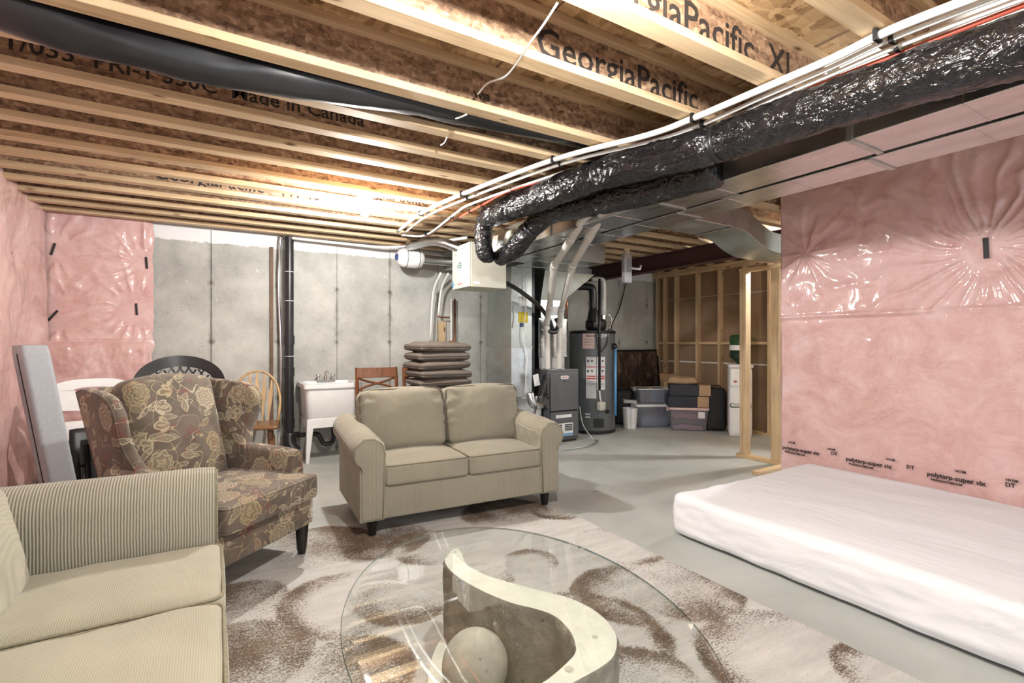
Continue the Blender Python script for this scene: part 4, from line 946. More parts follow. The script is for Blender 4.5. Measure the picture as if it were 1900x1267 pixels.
# pipes looping under it
for i, (ps, lb) in enumerate((([(2.40, 5.74, 2.14), (2.36, 5.9, 1.9), (2.34, 5.95, 1.3), (2.37, 5.97, 1.27), (2.62, 5.99, 1.27)], 'longer white loop of pipe hanging below the small white tank'), ([(2.50, 5.74, 2.14), (2.47, 5.9, 1.95), (2.45, 5.95, 1.62), (2.48, 5.97, 1.60), (2.62, 5.99, 1.60)], 'shorter white loop of pipe hanging below the small white tank'))):
    t = thing('water_pipe', lb, 'pipe', ps[0]); MB().tube([Vector(p)-Vector(ps[0]) for p in ps[:3]], 0.014, 8, smooth=5).build('pipe', M['pex'], t, True)
    MB().tube([Vector(p)-Vector(ps[0]) for p in ps[2:]], 0.011, 8, smooth=3).build('copper_elbow', M['copper'], t, True)
t = thing('water_main', 'upright copper water main with valve on the wall left of the metal drop duct', 'pipe', (2.66, 6.02, 0))
for dx, m_ in ((0, 'pex'), (0.05, 'copper')): MB().tube([(dx, 0, 0.1), (dx, 0, 1.85)], 0.013, 8).build('pipe', M[m_], t, True)
MB().lathe([(0.028, -0.02), (0.028, 0.03)], (0.0, 0, 1.27), 12).build('valve', M['copper'], t, 'auto')
MB().bb(-0.16, -0.06, 0.04, 0.07, 0.9, 1.55).build('backing_board', M['lumber_z'], t, False, 0.002)

# ============================================================ beige heat recovery cabinet
hv = thing('ventilation_unit', 'beige sheet-metal air exchanger box hanging under the black flexible ducts', 'appliance', (2.205, 4.50, 1.835))
MB().bb(0, 0.41, 0, 0.43, 0, 0.455).build('cabinet', M['beige_box'], hv, False, 0.006)
MB().bb(-0.016, -0.001, 0.004, 0.426, 0.004, 0.451).build('door', M['beige_box'], hv, False, 0.004)
for y, z in ((0.33, 0.36), (0.16, 0.40), (0.12, 0.10), (0.36, 0.05)): MB().lathe([(0.008, 0), (0.006, 0.006)], (-0.016, y, z), 10, None).build('screw', M['black_plastic'], hv)
def lab(par, txt, s, T, mat): return text_mb(txt, s, T, 0.0004, bold=s*0.02).build('lettering', mat, par)
TL = lambda x, y, z: Matrix(((0, 0, -1, x), (-1, 0, 0, y), (0, 1, 0, z), (0, 0, 0, 1)))      # on faces looking -x
TF = lambda x, y, z: Matrix(((1, 0, 0, x), (0, 0, -1, y), (0, 1, 0, z), (0, 0, 0, 1)))      # on faces looking -y
TR = lambda x, y, z: Matrix(((0, 0, 1, x), (1, 0, 0, y), (0, 1, 0, z), (0, 0, 0, 1)))
pb_ = MB().bb(-0.0165, -0.0155, 0.11, 0.31, 0.195, 0.285).build('logo_plate', M['paper'], hv)
lab(hv, 'vEE', 0.085, TL(-0.0172, 0.305, 0.212), M['green_ink'])
MB().bb(-0.0172, -0.016, 0.16, 0.24, 0.10, 0.15).build('sticker', M['paper'], hv); MB().bb(-0.0172, -0.016, 0.385, 0.42, 0.02, 0.09).build('blue_sticker', M['blue_pipe'], hv); MB().bb(-0.0172, -0.016, 0.17, 0.29, 0.045, 0.053).build('red_strip', M['red_label'], hv)
MB().bb(0.03, 0.095, -0.0015, 0.0, 0.03, 0.055).build('sticker', M['paper'], hv)

# ============================================================ black flexible insulated ducts
def flex(name, label, pts, rr, ties, seed=0):
    t = thing(name, label, 'duct', pts[0]); base = Vector(pts[0])
    def dsp(dist, a, tt):
        pinch = 0
        for q in ties: pinch += math.exp(-((dist-q)/0.028)**2)
        bul = math.sin(min(1, 1)*dist*2.3+seed)*0.006
        return -0.022*pinch+bul+0.006*nz(dist*9+seed, math.cos(a)*2, math.sin(a)*2, 4)+0.005*abs(nz(dist*22+seed, math.cos(a)*3.5, math.sin(a)*3.5, 3))
    mb = MB(); path = [Vector(p)-base for p in catmull(pts, 26)]
    rf = rr if not isinstance(rr, (list, tuple)) else (lambda s_: rr[min(len(rr)-2, int(s_*(len(rr)-1)))]*(1-(s_*(len(rr)-1)) % 1)+rr[min(len(rr)-1, int(s_*(len(rr)-1))+1)]*((s_*(len(rr)-1)) % 1) if s_ < 1 else rr[-1])
    mb.tube(path, rf, 36, disp=dsp); o = mb.build('sleeve', M['foil'], t, True)
    # tape bands at the ties
    L = 0; k = 0; bands = []
    for i in range(1, len(path)):
        L2 = L+(path[i]-path[i-1]).length
        for q in ties:
            if L <= q < L2:
                r0 = rf(i/(len(path)-1)) if callable(rf) else rf
                dr = (path[i]-path[i-1]).normalized(); MB().tube([path[i-1]-dr*0.014, path[i-1]+dr*0.014], r0-0.008, 28).build('tape_band', M['tape_black'], t, True)
        L = L2
    return t, path
fa = [PX(2100, 20, 2.29)*1.0, PX(1900, 84, 2.30), PX(1750, 128, 2.29), PX(1600, 176, 2.28), PX(1450, 225, 2.25), PX(1300, 276, 2.20), PX(1120, 322, 2.06), PX(1000, 366, 2.02), PX(905, 400, 1.99)]
for p in fa: p.z = min(p.z, 2.335)
ta, pa_ = flex('flexible_duct', 'long black foil-wrapped flexible duct running from top right to the beige cabinet', fa, [0.098, 0.098, 0.096, 0.095, 0.10, 0.105, 0.10, 0.094, 0.082], [1.35, 2.1, 3.05, 3.6], 1)
dn = [PX(899, 402, 2.04), PX(897, 425, 2.045), PX(897, 455, 2.05), PX(900, 470, 2.08), PX(908, 476, 2.16)]
flex('flexible_duct', 'short upright black foil duct dropping onto the beige cabinet', dn, [0.078, 0.082, 0.082, 0.08, 0.07], [0.02, 0.42], 4)
fb = [PX(1330, 318, 2.44), PX(1210, 350, 2.40), PX(1110, 374, 2.32), PX(1020, 396, 2.30), PX(985, 425, 2.27), PX(955, 462, 2.25), PX(928, 478, 2.24)]
for p in fb: p.z = min(p.z, 2.33)
flex('flexible_duct', 'lower black foil duct curving down behind the long one to the beige cabinet', fb, [0.085, 0.09, 0.092, 0.092, 0.09, 0.088, 0.078], [0.9, 1.7], 7)
el = thing('duct_elbow', 'shiny round metal duct elbow between the black flexible ducts', 'duct', PX(928, 445, 2.30))
MB().tube([(-0.02, 0.0, -0.12), (0.0, 0, 0.0), (0.08, 0.05, 0.06), (0.25, 0.2, 0.07)], 0.076, 8, smooth=2).build('elbow', M['galv'], el, 'auto', angle=15)
MB().lathe([(0.082, -0.008), (0.082, 0.008)], (-0.015, 0, -0.06), 24).build('bead', M['galv'], el, 'auto')
o = MB().tube([(2.35, 4.72, 2.20), (2.05, 5.0, 2.36), (1.9, 5.5, 2.38)], 0.05, 16, smooth=4).build('vent_pipe', M['galv'], None, True); tag(o, 'short bare metal vent pipe leaving the top of the beige cabinet', 'duct')
# black duct lying in the joist bay
def sag(dist, a, tt): return 0.012*nz(dist*3, math.cos(a), math.sin(a))
bayp = [(-1.35, 2.43, 2.50), (-0.9, 2.44, 2.50), (-0.55, 2.45, 2.46), (-0.2, 2.45, 2.44), (0.3, 2.45, 2.47), (0.9, 2.44, 2.52), (1.6, 2.44, 2.55), (2.55, 2.44, 2.57)]
b_ = MB().tube(bayp, lambda t_: lerp(0.088, 0.075, t_), 24, smooth=10, disp=sag, squash=1.0).build('plastic_sleeve', M['black_plastic'], None, True); tag(b_, 'black plastic-wrapped duct lying in the joist bay at upper left', 'duct')

# ============================================================ rectangular trunk ducts
ZB = 2.20
def trunk(x0, x1, y0, y1, label, nsec, zb=ZB, zt=2.43):
    t = thing('trunk_duct', label, 'duct', ((x0+x1)/2, y0, zb)); L = (y1-y0)/nsec; cx = (x0+x1)/2
    for k in range(nsec):
        a, b = k*L, (k+1)*L; w_ = (x1-x0)/2
        mb = MB(); mb.bb(-w_, w_, a+0.002, b-0.002, 0, zt-zb)
        # cross-broken stiffening creases
        for q in (0.33, 0.66):
            yy = lerp(a, b, q); mb.bb(-w_-0.0015, w_+0.0015, yy-0.003, yy+0.003, -0.0025, zt-zb)
        o = mb.build('duct_section', M['galv'], t, False, 0.003)
        if k: MB().bb(-w_-0.008, w_+0.008, a-0.014, a+0.014, -0.007, zt-zb+0.001).build('drive_cleat', M['galv_dull'], t, False, 0.002)
    return t
trunk(2.50, 2.79, -1.2, 5.9, 'wide flat metal trunk duct nearest the black flexible duct', 6)
trunk(2.835, 3.10, -1.2, 4.9, 'narrower flat metal trunk duct on the pink wall side', 5)
for y in (0.55, 2.0, 3.3):
    o = MB().bb(2.785, 2.84, y-0.06, y+0.06, ZB-0.004, ZB-0.001).build('foil_tape_patch', M['galv_dull']); tag(o, ['crinkled foil tape patch bridging the two trunk ducts nearest the viewer', 'foil tape patch bridging the trunk ducts above the mattress corner', 'farthest foil tape patch bridging the trunk ducts'][[0.55, 2.0, 3.3].index(y)], 'tape')
# wide plenum connecting the trunks over the furnace
o = MB().bb(2.50, 4.15, 4.55, 5.85, 2.205, 2.43); t = thing('plenum_duct', 'broad flat metal plenum over the furnace joining the trunk ducts', 'duct', (3.3, 5.2, 2.2))
MB().bb(-0.18, 0.62, -0.75, 0.65, 0.0, 0.22).build('duct_section', M['galv'], t, False, 0.003)
for k in range(3): MB().bb(-0.182, 0.622, -0.5+0.4*k-0.004, -0.5+0.4*k+0.004, -0.004, 0.22).build('standing_seam', M['galv_dull'], t)
# return air drop
rt = thing('return_air_duct', 'tall galvanised return air duct standing left of the furnace', 'duct', (3.09, 5.20, 0))
MB().bb(0, 0.30, 0, 0.62, 1.22, 2.2).build('upper_section', M['galv_dull'], rt, False, 0.003)
MB().bb(0, 0.30, 0, 0.62, 0.60, 1.215).build('lower_section', M['galv'], rt, False, 0.003)
MB().bb(0, 0.44, 0.0, 0.62, 0.0, 0.595).build('filter_cabinet', M['galv'], rt, False, 0.003)
MB().bb(-0.005, 0.305, -0.005, 0.625, 1.205, 1.228).build('drive_cleat', M['galv_dull'], rt, False, 0.002)
MB().bb(0.305, 0.42, 0.12, 0.60, 0.6, 2.2).build('dark_panel', M['black_plastic'], rt, False, 0.003)
MB().bb(0.10, 0.24, -0.003, -0.0, 1.52, 1.65).build('yellow_sticker', M['yellow'], rt); s_ = MB().bb(0.12, 0.19, -0.0035, -0.0, 1.465, 1.515).build('blue_sticker', M['blue'], rt)
MB().bb(0.11, 0.22, -0.003, -0.0, 1.72, 1.84).build('paper_label', M['paper'], rt); MB().bb(0.03, 0.16, -0.003, -0.0, 1.96, 2.06).build('paper_label', M['paper'], rt)
MB().tube([(0.02, -0.006, 1.70), (0.04, -0.006, 1.6), (0.02, -0.006, 1.45)], 0.008, 6).build('cable_tie', M['white_plastic'], rt, True)
t = thing('thermostat_cable', 'thin white cable hanging down the face of the return air duct', 'cable', (3.27, 5.17, 2.1))
MB().tube([(0, 0, 0.0), (0.01, 0, -0.4), (-0.03, 0, -0.75), (0.03, 0, -1.0), (0.01, 0, -1.3), (0.03, -0.02, -1.50), (0.12, -0.02, -1.58), (0.28, -0.02, -1.54)], 0.006, 6, smooth=6).build('cable', M['pex'], t, True)

# ============================================================ furnace
fu = thing('furnace', 'charcoal grey gas furnace with two front doors beside the water heater', 'furnace', (3.58, 5.11, 0))
MB().bb(0, 0.49, 0.02, 0.70, 0.03, 0.93).build('cabinet', M['sheetmetal_grey'], fu, False, 0.006)
MB().bb(0.04, 0.46, 0.03, 0.68, 0.0, 0.03).build('base', M['tape_black'], fu)
ud = MB().bb(0.03, 0.465, 0.0, 0.02, 0.41, 0.885).build('upper_door', M['sheetmetal_grey'], fu, False, 0.006)
ld = MB().bb(0.03, 0.465, 0.0, 0.02, 0.06, 0.385).build('lower_door', M['sheetmetal_grey'], fu, False, 0.006)
MB().bb(0.03, 0.465, 0.008, 0.022, 0.385, 0.41).build('handle_recess', M['tape_black'], fu)
bd = MB().prism(rrect(0.13, 0.042, 0.02), 0, 0.004, TF(0.25, -0.001, 0.83)).build('badge', M['paper'], ud)
lab(ud, 'LENNOX', 0.028, TF(0.197, -0.006, 0.821), M['red_label']); MB().bb(0.23, 0.27, -0.003, 0.001, 0.775, 0.785).build('latch', M['tape_black'], ud)
MB().bb(0.11, 0.36, -0.002, 0.0, 0.315, 0.355).build('white_label', M['paper'], ld)
gr_ = MB().bb(0.12, 0.38, -0.003, 0.0, 0.085, 0.245).build('rating_label', M['paper'], ld)
for k in range(4): MB().bb(0.135, 0.20, -0.0045, -0.002, 0.215-k*0.022, 0.23-k*0.022).build('label_block', M['tape_black'], ld); MB().bb(0.25, 0.37, -0.0045, -0.002, 0.215-k*0.022, 0.23-k*0.022).build('label_block', M['tape_black'], ld)
MB().bb(0.12, 0.38, -0.0045, -0.002, 0.09, 0.115).build('blue_strip', M['blue_pipe'], ld)
MB().bb(0.21, 0.235, -0.005, -0.002, 0.13, 0.24).build('label_block', M['white_plastic'], ld)
for x in (0.42,): MB().lathe([(0.009, 0), (0.009, 0.012)], (0, 0, 0), 12, Mt((x, 0.012, 0.398), rx=PI/2)).build('knob', M['tape_black'], fu)
# coil case and transition above
cc = thing('coil_case', 'bright foil-taped metal coil case standing on top of the furnace', 'duct', (3.60, 5.36, 0.932))
MB().bb(0.02, 0.43, 0.02, 0.43, 0.0, 0.15).build('collar', M['galv'], cc, False, 0.003)
MB().bb(0.0, 0.45, 0.0, 0.45, 0.15, 0.66).build('lower_case', M['galv'], cc, False, 0.003)
MB().bb(0.03, 0.40, 0.0, 0.45, 0.66, 0.90).build('upper_case', M['galv'], cc, False, 0.003)
MB().bb(-0.004, 0.454, -0.004, 0.01, 0.62, 0.66).build('foil_tape', M['galv_dull'], cc, False, 0.002); MB().bb(-0.004, 0.454, -0.004, 0.01, 0.15, 0.17).build('foil_tape', M['galv_dull'], cc, False, 0.002)
MB().hexa([(0.03, 0.0, 0.90), (0.40, 0.0, 0.90), (0.40, 0.45, 0.90), (0.03, 0.45, 0.90)], [(0.03, -0.1, 1.27), (0.85, -0.1, 1.27), (0.85, 0.45, 1.27), (0.03, 0.45, 1.27)]).build('transition', M['galv_dull'], cc, False, 0.002)
MB().bb(0.18, 0.32, -0.003, 0.0, 0.70, 0.82).build('paper_label', M['paper'], cc)
# pvc vent pipes: two, running back along the ducts then down to the furnace
pa1 = [(2.40, 2.67, 2.275), (3.24, 4.19, 2.08), (3.735, 5.06, 1.68), (3.86, 5.27, 1.48), (3.86, 5.27, 0.935)]
pa2 = [(2.38, 2.86, 2.27), (3.08, 4.30, 2.08), (3.55, 5.05, 1.70), (3.66, 5.27, 1.50), (3.68, 5.27, 0.935)]
for ps, lb in ((pa1, 'right-hand white plastic vent pipe slanting down to the furnace top'), (pa2, 'left-hand white plastic vent pipe slanting down to the furnace top')):
    t = thing('vent_pipe', lb, 'pipe', ps[0]); b0 = Vector(ps[0]); q = [Vector(p)-b0 for p in ps]
    for k in range(4):
        MB().tube([q[k], q[k+1]], 0.036, 18).build('pipe', M['pvc'], t, 'auto')
    for k in range(1, 4):
        d1 = (q[k]-q[k-1]).normalized(); d2 = (q[k+1]-q[k]).normalized()
        MB().tube([q[k]-d1*0.07, q[k], q[k]+d2*0.07], 0.043, 18, smooth=4).build('elbow', M['pvc'], t, 'auto')
    MB().tube([q[0]+Vector((0.0, -0.06, 0.02)), q[0], q[0]+(q[1]-q[0]).normalized()*0.12], 0.045, 18).build('elbow', M['pvc'], t, 'auto')
    md = q[0].lerp(q[1], 0.45); dd = (q[1]-q[0]).normalized(); MB().tube([md-dd*0.05, md+dd*0.05], 0.041, 18).build('coupling', M['pvc'], t, 'auto')
# black insulated hose from the cabinet to the coil case
o = MB().tube([PY(936, 524, 4.75), PY(965, 540, 4.95), PY(1000, 568, 5.1), PY(1018, 592, 5.2), PY(1026, 612, 5.25)], 0.026, 14, smooth=6).build('insulated_hose', M['black_plastic'], None, True); tag(o, 'thick black hose arching from the beige cabinet to the coil case', 'hose')
o = MB().tube([PY(1032, 590, 5.28), PY(1036, 602, 5.27), PY(1030, 616, 5.26), PY(1016, 614, 5.25)], 0.03, 12, smooth=6).build('insulated_hose', M['black_plastic'], None, True); tag(o, 'bundled black hose end hooked beside the vent pipe on the coil case', 'hose')
# gas line and blower tube left of the furnace
t = thing('gas_line', 'black gas pipes with paper tag at the left side of the furnace', 'pipe', (3.50, 5.05, 0.0))
MB().tube([(0.0, 0.03, 0.88), (0.0, 0.03, 0.45), (0.07, 0.08, 0.44)], 0.014, 8).build('pipe', M['tape_black'], t, True)
MB().sphere((0.045, 0.05, 0.60), 0.035, 12, 8).build('valve', M['black_plastic'], t, True)
MB().bb(-0.02, 0.06, -0.005, 0.0, 0.76, 0.90, Mt((0, 0, 0), ry=-0.2)).build('paper_tag', M['paper'], t)
MB().tube([(-0.05, -0.02, 0.86), (-0.45, -0.32, 0.25)], 0.012, 8).build('diagonal_pipe', M['tape_black'], t, True); MB().tube([(-0.02, -0.02, 0.80), (-0.41, -0.32, 0.22)], 0.008, 8).build('diagonal_pipe', M['chrome'], t, True)
o = MB().tube([PY(983, 728, 4.93), PY(988, 748, 4.90), PY(1001, 752, 4.93), PY(1008, 742, 5.02)], 0.05, 16, smooth=5).build('flexible_duct', M['galv'], None, True); tag(o, 'small shiny metal flex elbow low at the left of the furnace', 'duct')
o = MB().tube([(4.09, 5.14, 0.45), (4.12, 5.10, 0.2), (4.22, 5.02, 0.02), (4.20, 4.9, 0.016), (3.9, 4.72, 0.016), (3.5, 4.70, 0.016)], 0.008, 8, smooth=6).build('drain_hose', M['galv_dull'], None, True); tag(o, 'clear grey drain hose looping on the floor in front of the furnace', 'hose')

# ============================================================ water heater
hx, hy = 4.69, 5.59
wh = thing('water_heater', 'tall grey cylindrical water heater with warning labels right of the furnace', 'boiler', (hx, hy, 0))
MB().lathe([(0.30, 0.02), (0.315, 0.03), (0.32, 0.05), (0.32, 1.42), (0.30, 1.44), (0.05, 1.455)], (0, 0, 0), 48).build('tank', M['tank_grey'], wh, 'auto')
MB().lathe([(0.31, 0.0), (0.326, 0.01), (0.326, 0.045), (0.315, 0.05)], (0, 0, 0), 48).build('base_ring', M['tape_black'], wh, 'auto')
MB().lathe([(0.327, 1.40), (0.33, 1.405), (0.33, 1.435), (0.30, 1.447)], (0, 0, 0), 48).build('top_rim', M['tape_black'], wh, 'auto')
fa0 = math.atan2(-hy, -hx)                                     # direction towards the viewer
def curved(a0, a1, z0, z1, r=0.3225, n=8):
    mb = MB(); vs = []
    for k in range(n+1):
        a = fa0+math.radians(lerp(a0, a1, k/n)); vs += [(r*math.cos(a), r*math.sin(a), z0), (r*math.cos(a), r*math.sin(a), z1), ((r-0.003)*math.cos(a), (r-0.003)*math.sin(a), z0), ((r-0.003)*math.cos(a), (r-0.003)*math.sin(a), z1)]
    mb.add(vs, [(4*k, 4*k+4, 4*k+5, 4*k+1) for k in range(n)]+[(4*k+1, 4*k+5, 4*k+7, 4*k+3) for k in range(n)]+[(4*k+2, 4*k+6, 4*k+4, 4*k) for k in range(n)]); return mb
def on_tank(txt, a0, z, s, mat, r=0.3245, par=None):
    T = Matrix.Translation((0, 0, z)); mb = text_mb(txt, s, Matrix.Identity(4), 0.0003, bold=0.0008); out = MB()
    vs = []
    for p in mb.v:
        a = fa0+math.radians(a0)+p.x/0.32; vs.append(((r+p.z)*math.cos(a), (r+p.z)*math.sin(a), z+p.y))
    out.add(vs, mb.f); return out.build('lettering', mat, par or wh)
l1 = curved(-25, 5, 1.19, 1.42).build('company_label', M['pink_label'], wh); on_tank('National', -17, 1.355, 0.045, M['tape_black'], par=l1)
for k in range(3): curved(-21, 1, 1.31-0.035*k, 1.315-0.035*k, 0.3245).build('text_line', M['tank_grey'], l1)
on_tank('GSW', 12, 1.345, 0.075, M['white_plastic'])
l2 = curved(-16, 9, 0.50, 1.075).build('warning_label', M['paper'], wh); l3 = curved(11, 32, 0.62, 1.075).build('warning_label', M['paper'], wh)
for a0, a1, L in ((-16, 9, l2), (11, 32, l3)):
    for z, h, mt in ((0.93, 0.012, 'red_label'), (0.80, 0.014, 'red_label'), (0.765, 0.02, 'red_label'), (0.70, 0.004, 'tape_black')): curved(a0+1, a1-1, z, z+h, 0.3245).build('label_stripe', M[mt], L)
    for z in (1.0, 0.86): curved(a0+3, a0+7, z, z+0.035, 0.3245).build('pictogram', M['tape_black'], L); curved(a0+12, a0+17, z+0.01, z+0.03, 0.3245).build('pictogram', M['tape_black'], L)
    for k in range(4): curved(a0+2, a1-2, 0.735-0.022*k, 0.738-0.022*k, 0.3245).build('text_line', M['tank_grey'], L)
for z in (0.27, 0.23): curved(-18, -6, z, z+0.02).build('small_label', M['paper'], wh)
curved(2, 28, 0.10, 0.22, 0.328).build('burner_door', M['tape_black'], wh)
cv = [Vector((0.36*math.cos(fa0+math.radians(19)), 0.36*math.sin(fa0+math.radians(19)), z)) for z in (0.0, 1.0)]
ux, uy = cv[0].x, cv[0].y
MB().rbox((ux, uy, 0.40), (0.11, 0.09, 0.12), 0.02, 6).build('gas_valve', M['beige_box'], wh, True)
MB().lathe([(0.03, 0), (0.026, 0.03)], (0, 0, 0), 14, Mt((ux+0.05, uy-0.06, 0.33), rx=PI/2)).build('knob', M['tape_black'], wh)
MB().tube([(ux-0.03, uy, 2.15), (ux-0.03, uy, 0.62)], 0.018, 10).build('gas_pipe', M['tape_black'], wh, True)
MB().tube([(ux-0.03, uy, 0.62), (ux-0.02, uy, 0.52), (ux, uy, 0.46)], 0.012, 8, smooth=3).build('yellow_gas_flex', M['pvc'], wh, True)
MB().tube([(ux-0.12, uy-0.02, 1.44), (ux-0.09, uy-0.04, 1.2), (ux-0.03, uy-0.02, 1.14), (ux+0.1, uy, 1.25), (ux+0.13, uy+0.02, 1.42)], 0.007, 6, smooth=6).build('black_wire', M['tape_black'], wh, True)
# fan housing and venting on top
MB().rbox((0.02, -0.05, 1.53), (0.26, 0.22, 0.16), 0.05, 8).build('fan_housing', M['tape_black'], wh, True)
MB().lathe([(0.10, 0), (0.08, 0.10), (0.062, 0.16)], (-0.03, -0.06, 1.58), 18).build('fan_neck', M['tape_black'], wh, 'auto')
MB().tube([(-0.04, -0.06, 1.70), (-0.05, -0.06, 2.02), (-0.10, -0.03, 2.07), (-0.26, 0.1, 2.08)], 0.052, 16, smooth=4).build('vent_stack', M['tape_black'], wh, True)
MB().tube([(0.12, -0.1, 1.64), (0.12, -0.1, 2.12), (0.08, -0.07, 2.19), (-0.02, 0, 2.19)], 0.036, 14, smooth=4).build('white_vent', M['pvc'], wh, True)
MB().lathe([(0.045, 0), (0.045, 0.06)], (0.12, -0.1, 1.61), 14).build('hose_clamp', M['chrome'], wh, 'auto')
MB().tube([(0.20, -0.12, 1.46), (0.26, -0.12, 1.60), (0.2, -0.1, 1.70)], 0.012, 6, smooth=4).build('bundled_wire', M['chrome'], wh, True)
ra = fa0+math.radians(62); rx_, ry_ = 0.36*math.cos(ra), 0.36*math.sin(ra)
MB().sphere((rx_*0.95, ry_*0.95, 1.22), 0.045, 12, 8).build('relief_valve', M['tape_black'], wh, True)
MB().tube([(rx_, ry_, 1.20), (rx_, ry_, 0.25)], 0.018, 10).build('blue_relief_pipe', M['blue_pipe'], wh, True)
t = thing('water_pipe', 'copper pipe with brass valve standing behind the water heater', 'pipe', (4.42, 5.85, 1.45))
MB().tube([(0, 0, 0), (0, 0, 0.75)], 0.014, 8).build('pipe', M['copper'], t, True); MB().lathe([(0.03, -0.02), (0.03, 0.03)], (0, 0, 0.38), 12).build('valve', M['copper'], t, 'auto')
MB().tube([(0, 0, 0.40), (-0.16, 0, 0.40), (-0.16, 0, 0.62)], 0.010, 8).build('side_branch', M['copper'], t, True)
o = MB().tube([PY(1163, 500, 6.04), PY(1160, 530, 6.05), PY(1150, 570, 6.05), PY(1136, 600, 5.95), PY(1134, 612, 5.9)], 0.008, 6, smooth=5).build('power_cord', M['tape_black'], None, True); tag(o, 'thin black cord hanging down the concrete behind the water heater', 'cable')
# ============================================================ branch duct with an S-bend by the stud frame
sb_ = thing('branch_duct', 'dull metal branch duct making an S-bend down behind the stud frame', 'duct', (4.1, 2.86, 2.10))
cpts = [(-0.96, 0.16), (-0.6, 0.16), (-0.3, 0.158), (-0.12, 0.13), (0.05, 0.06), (0.22, 0.012), (0.42, 0.0), (0.83, 0.0)]
cpts = catmull([Vector((a, 0, b)) for a, b in cpts], 5); mb = MB(); vs = []
for i, p in enumerate(cpts):
    t_ = cpts[min(i+1, len(cpts)-1)]-cpts[max(i-1, 0)]; nrm = Vector((-t_.z, 0, t_.x)).normalized()
    for sy in (-0.19, 0.19):
        for h in (0, 0.17): vs.append((p.x+nrm.x*h, sy, p.z+nrm.z*h))
n = len(cpts); fs = []
for i in range(n-1):
    a, b = 4*i, 4*i+4
    fs += [(a, b, b+2, a+2), (a+1, a+3, b+3, b+1), (a, a+1, b+1, b), (a+2, b+2, b+3, a+3)]
fs += [(0, 2, 3, 1), (4*n-4, 4*n-3, 4*n-1, 4*n-2)]
mb.add(vs, fs); mb.build('bend', M['galv_dull'], sb_, 'auto', angle=30)
MB().tube([(p.x, -0.192, p.z) for p in cpts], 0.006, 6).build('edge_seam', M['galv'], sb_, True)
MB().bb(-0.33, -0.30, -0.2, 0.2, 0.146, 0.156).build('drive_cleat', M['galv'], sb_, False, 0.002)

# ============================================================ white and red water lines under the joists
def bundle(px, z, r, mat, label, name='water_pipe', clips=()):
    P_ = [PZ(u, v, z) for u, v in px]; t = thing(name, label, 'pipe', P_[0]); b0 = P_[0]
    MB().tube([p-b0 for p in P_], r, 10, smooth=6).build('pipe', mat, t, True)
    for u, v in clips:
        c = PZ(u, v, z)-b0; MB().bb(c.x-r-0.007, c.x+r+0.007, c.y-0.008, c.y+0.008, c.z-r-0.006, c.z+r+0.006).build('pipe_clip', M['tape_black'], t, False, 0.003)
    return t
clp = ((1628, 66), (1287, 219), (1028, 296), (858, 360), (781, 396))
bundle([(1960, -62), (1810, -6), (1652, 56), (1543, 109), (1416, 164), (1287, 219), (1200, 251), (1028, 296), (858, 360), (781, 396), (738, 430)], 2.425, 0.0165, M['pex'], 'thickest white pipe clipped under the joists beside the black duct', clips=clp)
bundle([(1960, -40), (1850, -4), (1652, 73), (1543, 125), (1416, 180), (1300, 232), (1206, 263), (1045, 303), (872, 366), (793, 400), (750, 432)], 2.42, 0.011, M['pex'], 'second white pipe from the left in the bundle under the joists', clips=((1655, 72), (1303, 229), (1040, 305), (868, 367)))
bundle([(1960, -24), (1870, 8), (1660, 88), (1543, 138), (1430, 186), (1310, 240), (1216, 270), (1055, 316), (880, 376), (845, 396), (790, 436), (745, 436)], 2.415, 0.010, M['pex'], 'third white pipe of the bundle, bending back beneath the bulb', clips=((1665, 88), (880, 378), (838, 402), (790, 434)))
bundle([(1960, -12), (1878, 18), (1672, 98), (1543, 148), (1440, 192), (1330, 243), (1220, 277), (1080, 316), (950, 352), (895, 380), (854, 402)], 2.41, 0.010, M['pex_red'], 'red pipe running with the white pipes under the joists', clips=((950, 353), (895, 381), (872, 392)))
bundle([(1960, 2), (1890, 28), (1685, 108), (1556, 158), (1455, 198), (1345, 250), (1240, 284), (1100, 322), (1010, 352)], 2.405, 0.008, M['pex'], 'thin white pipe of the bundle lying closest to the black duct')
bundle([(870, 392), (835, 410), (790, 440), (755, 452), (725, 460)], 2.42, 0.009, M['copper'], 'thin brown pipe crossing under the far joists left of the black duct')
# slack white cable through the joists
t = thing('slack_cable', 'thin white cable drooping across the joists above the rug', 'cable', PZ(1034, 6, 2.44)); b0 = PZ(1034, 6, 2.44)
MB().tube([p-b0 for p in (PZ(1034, 6, 2.44), PZ(1008, 46, 2.43), PZ(983, 80, 2.425), PZ(955, 122, 2.44), PZ(935, 143, 2.46), PZ(905, 154, 2.50), PZ(886, 175, 2.50))], 0.0045, 6, smooth=6).build('cable', M['pex'], t, True)
MB().tube([p-b0 for p in (PZ(866, 212, 2.44), PZ(855, 217, 2.44), PZ(843, 220, 2.46))], 0.0045, 6, smooth=5).build('cable', M['pex'], t, True)
MB().tube([p-b0 for p in (PZ(829, 255, 2.445), PZ(825, 264, 2.44), PZ(818, 269, 2.45))], 0.0045, 6, smooth=5).build('cable', M['pex'], t, True)

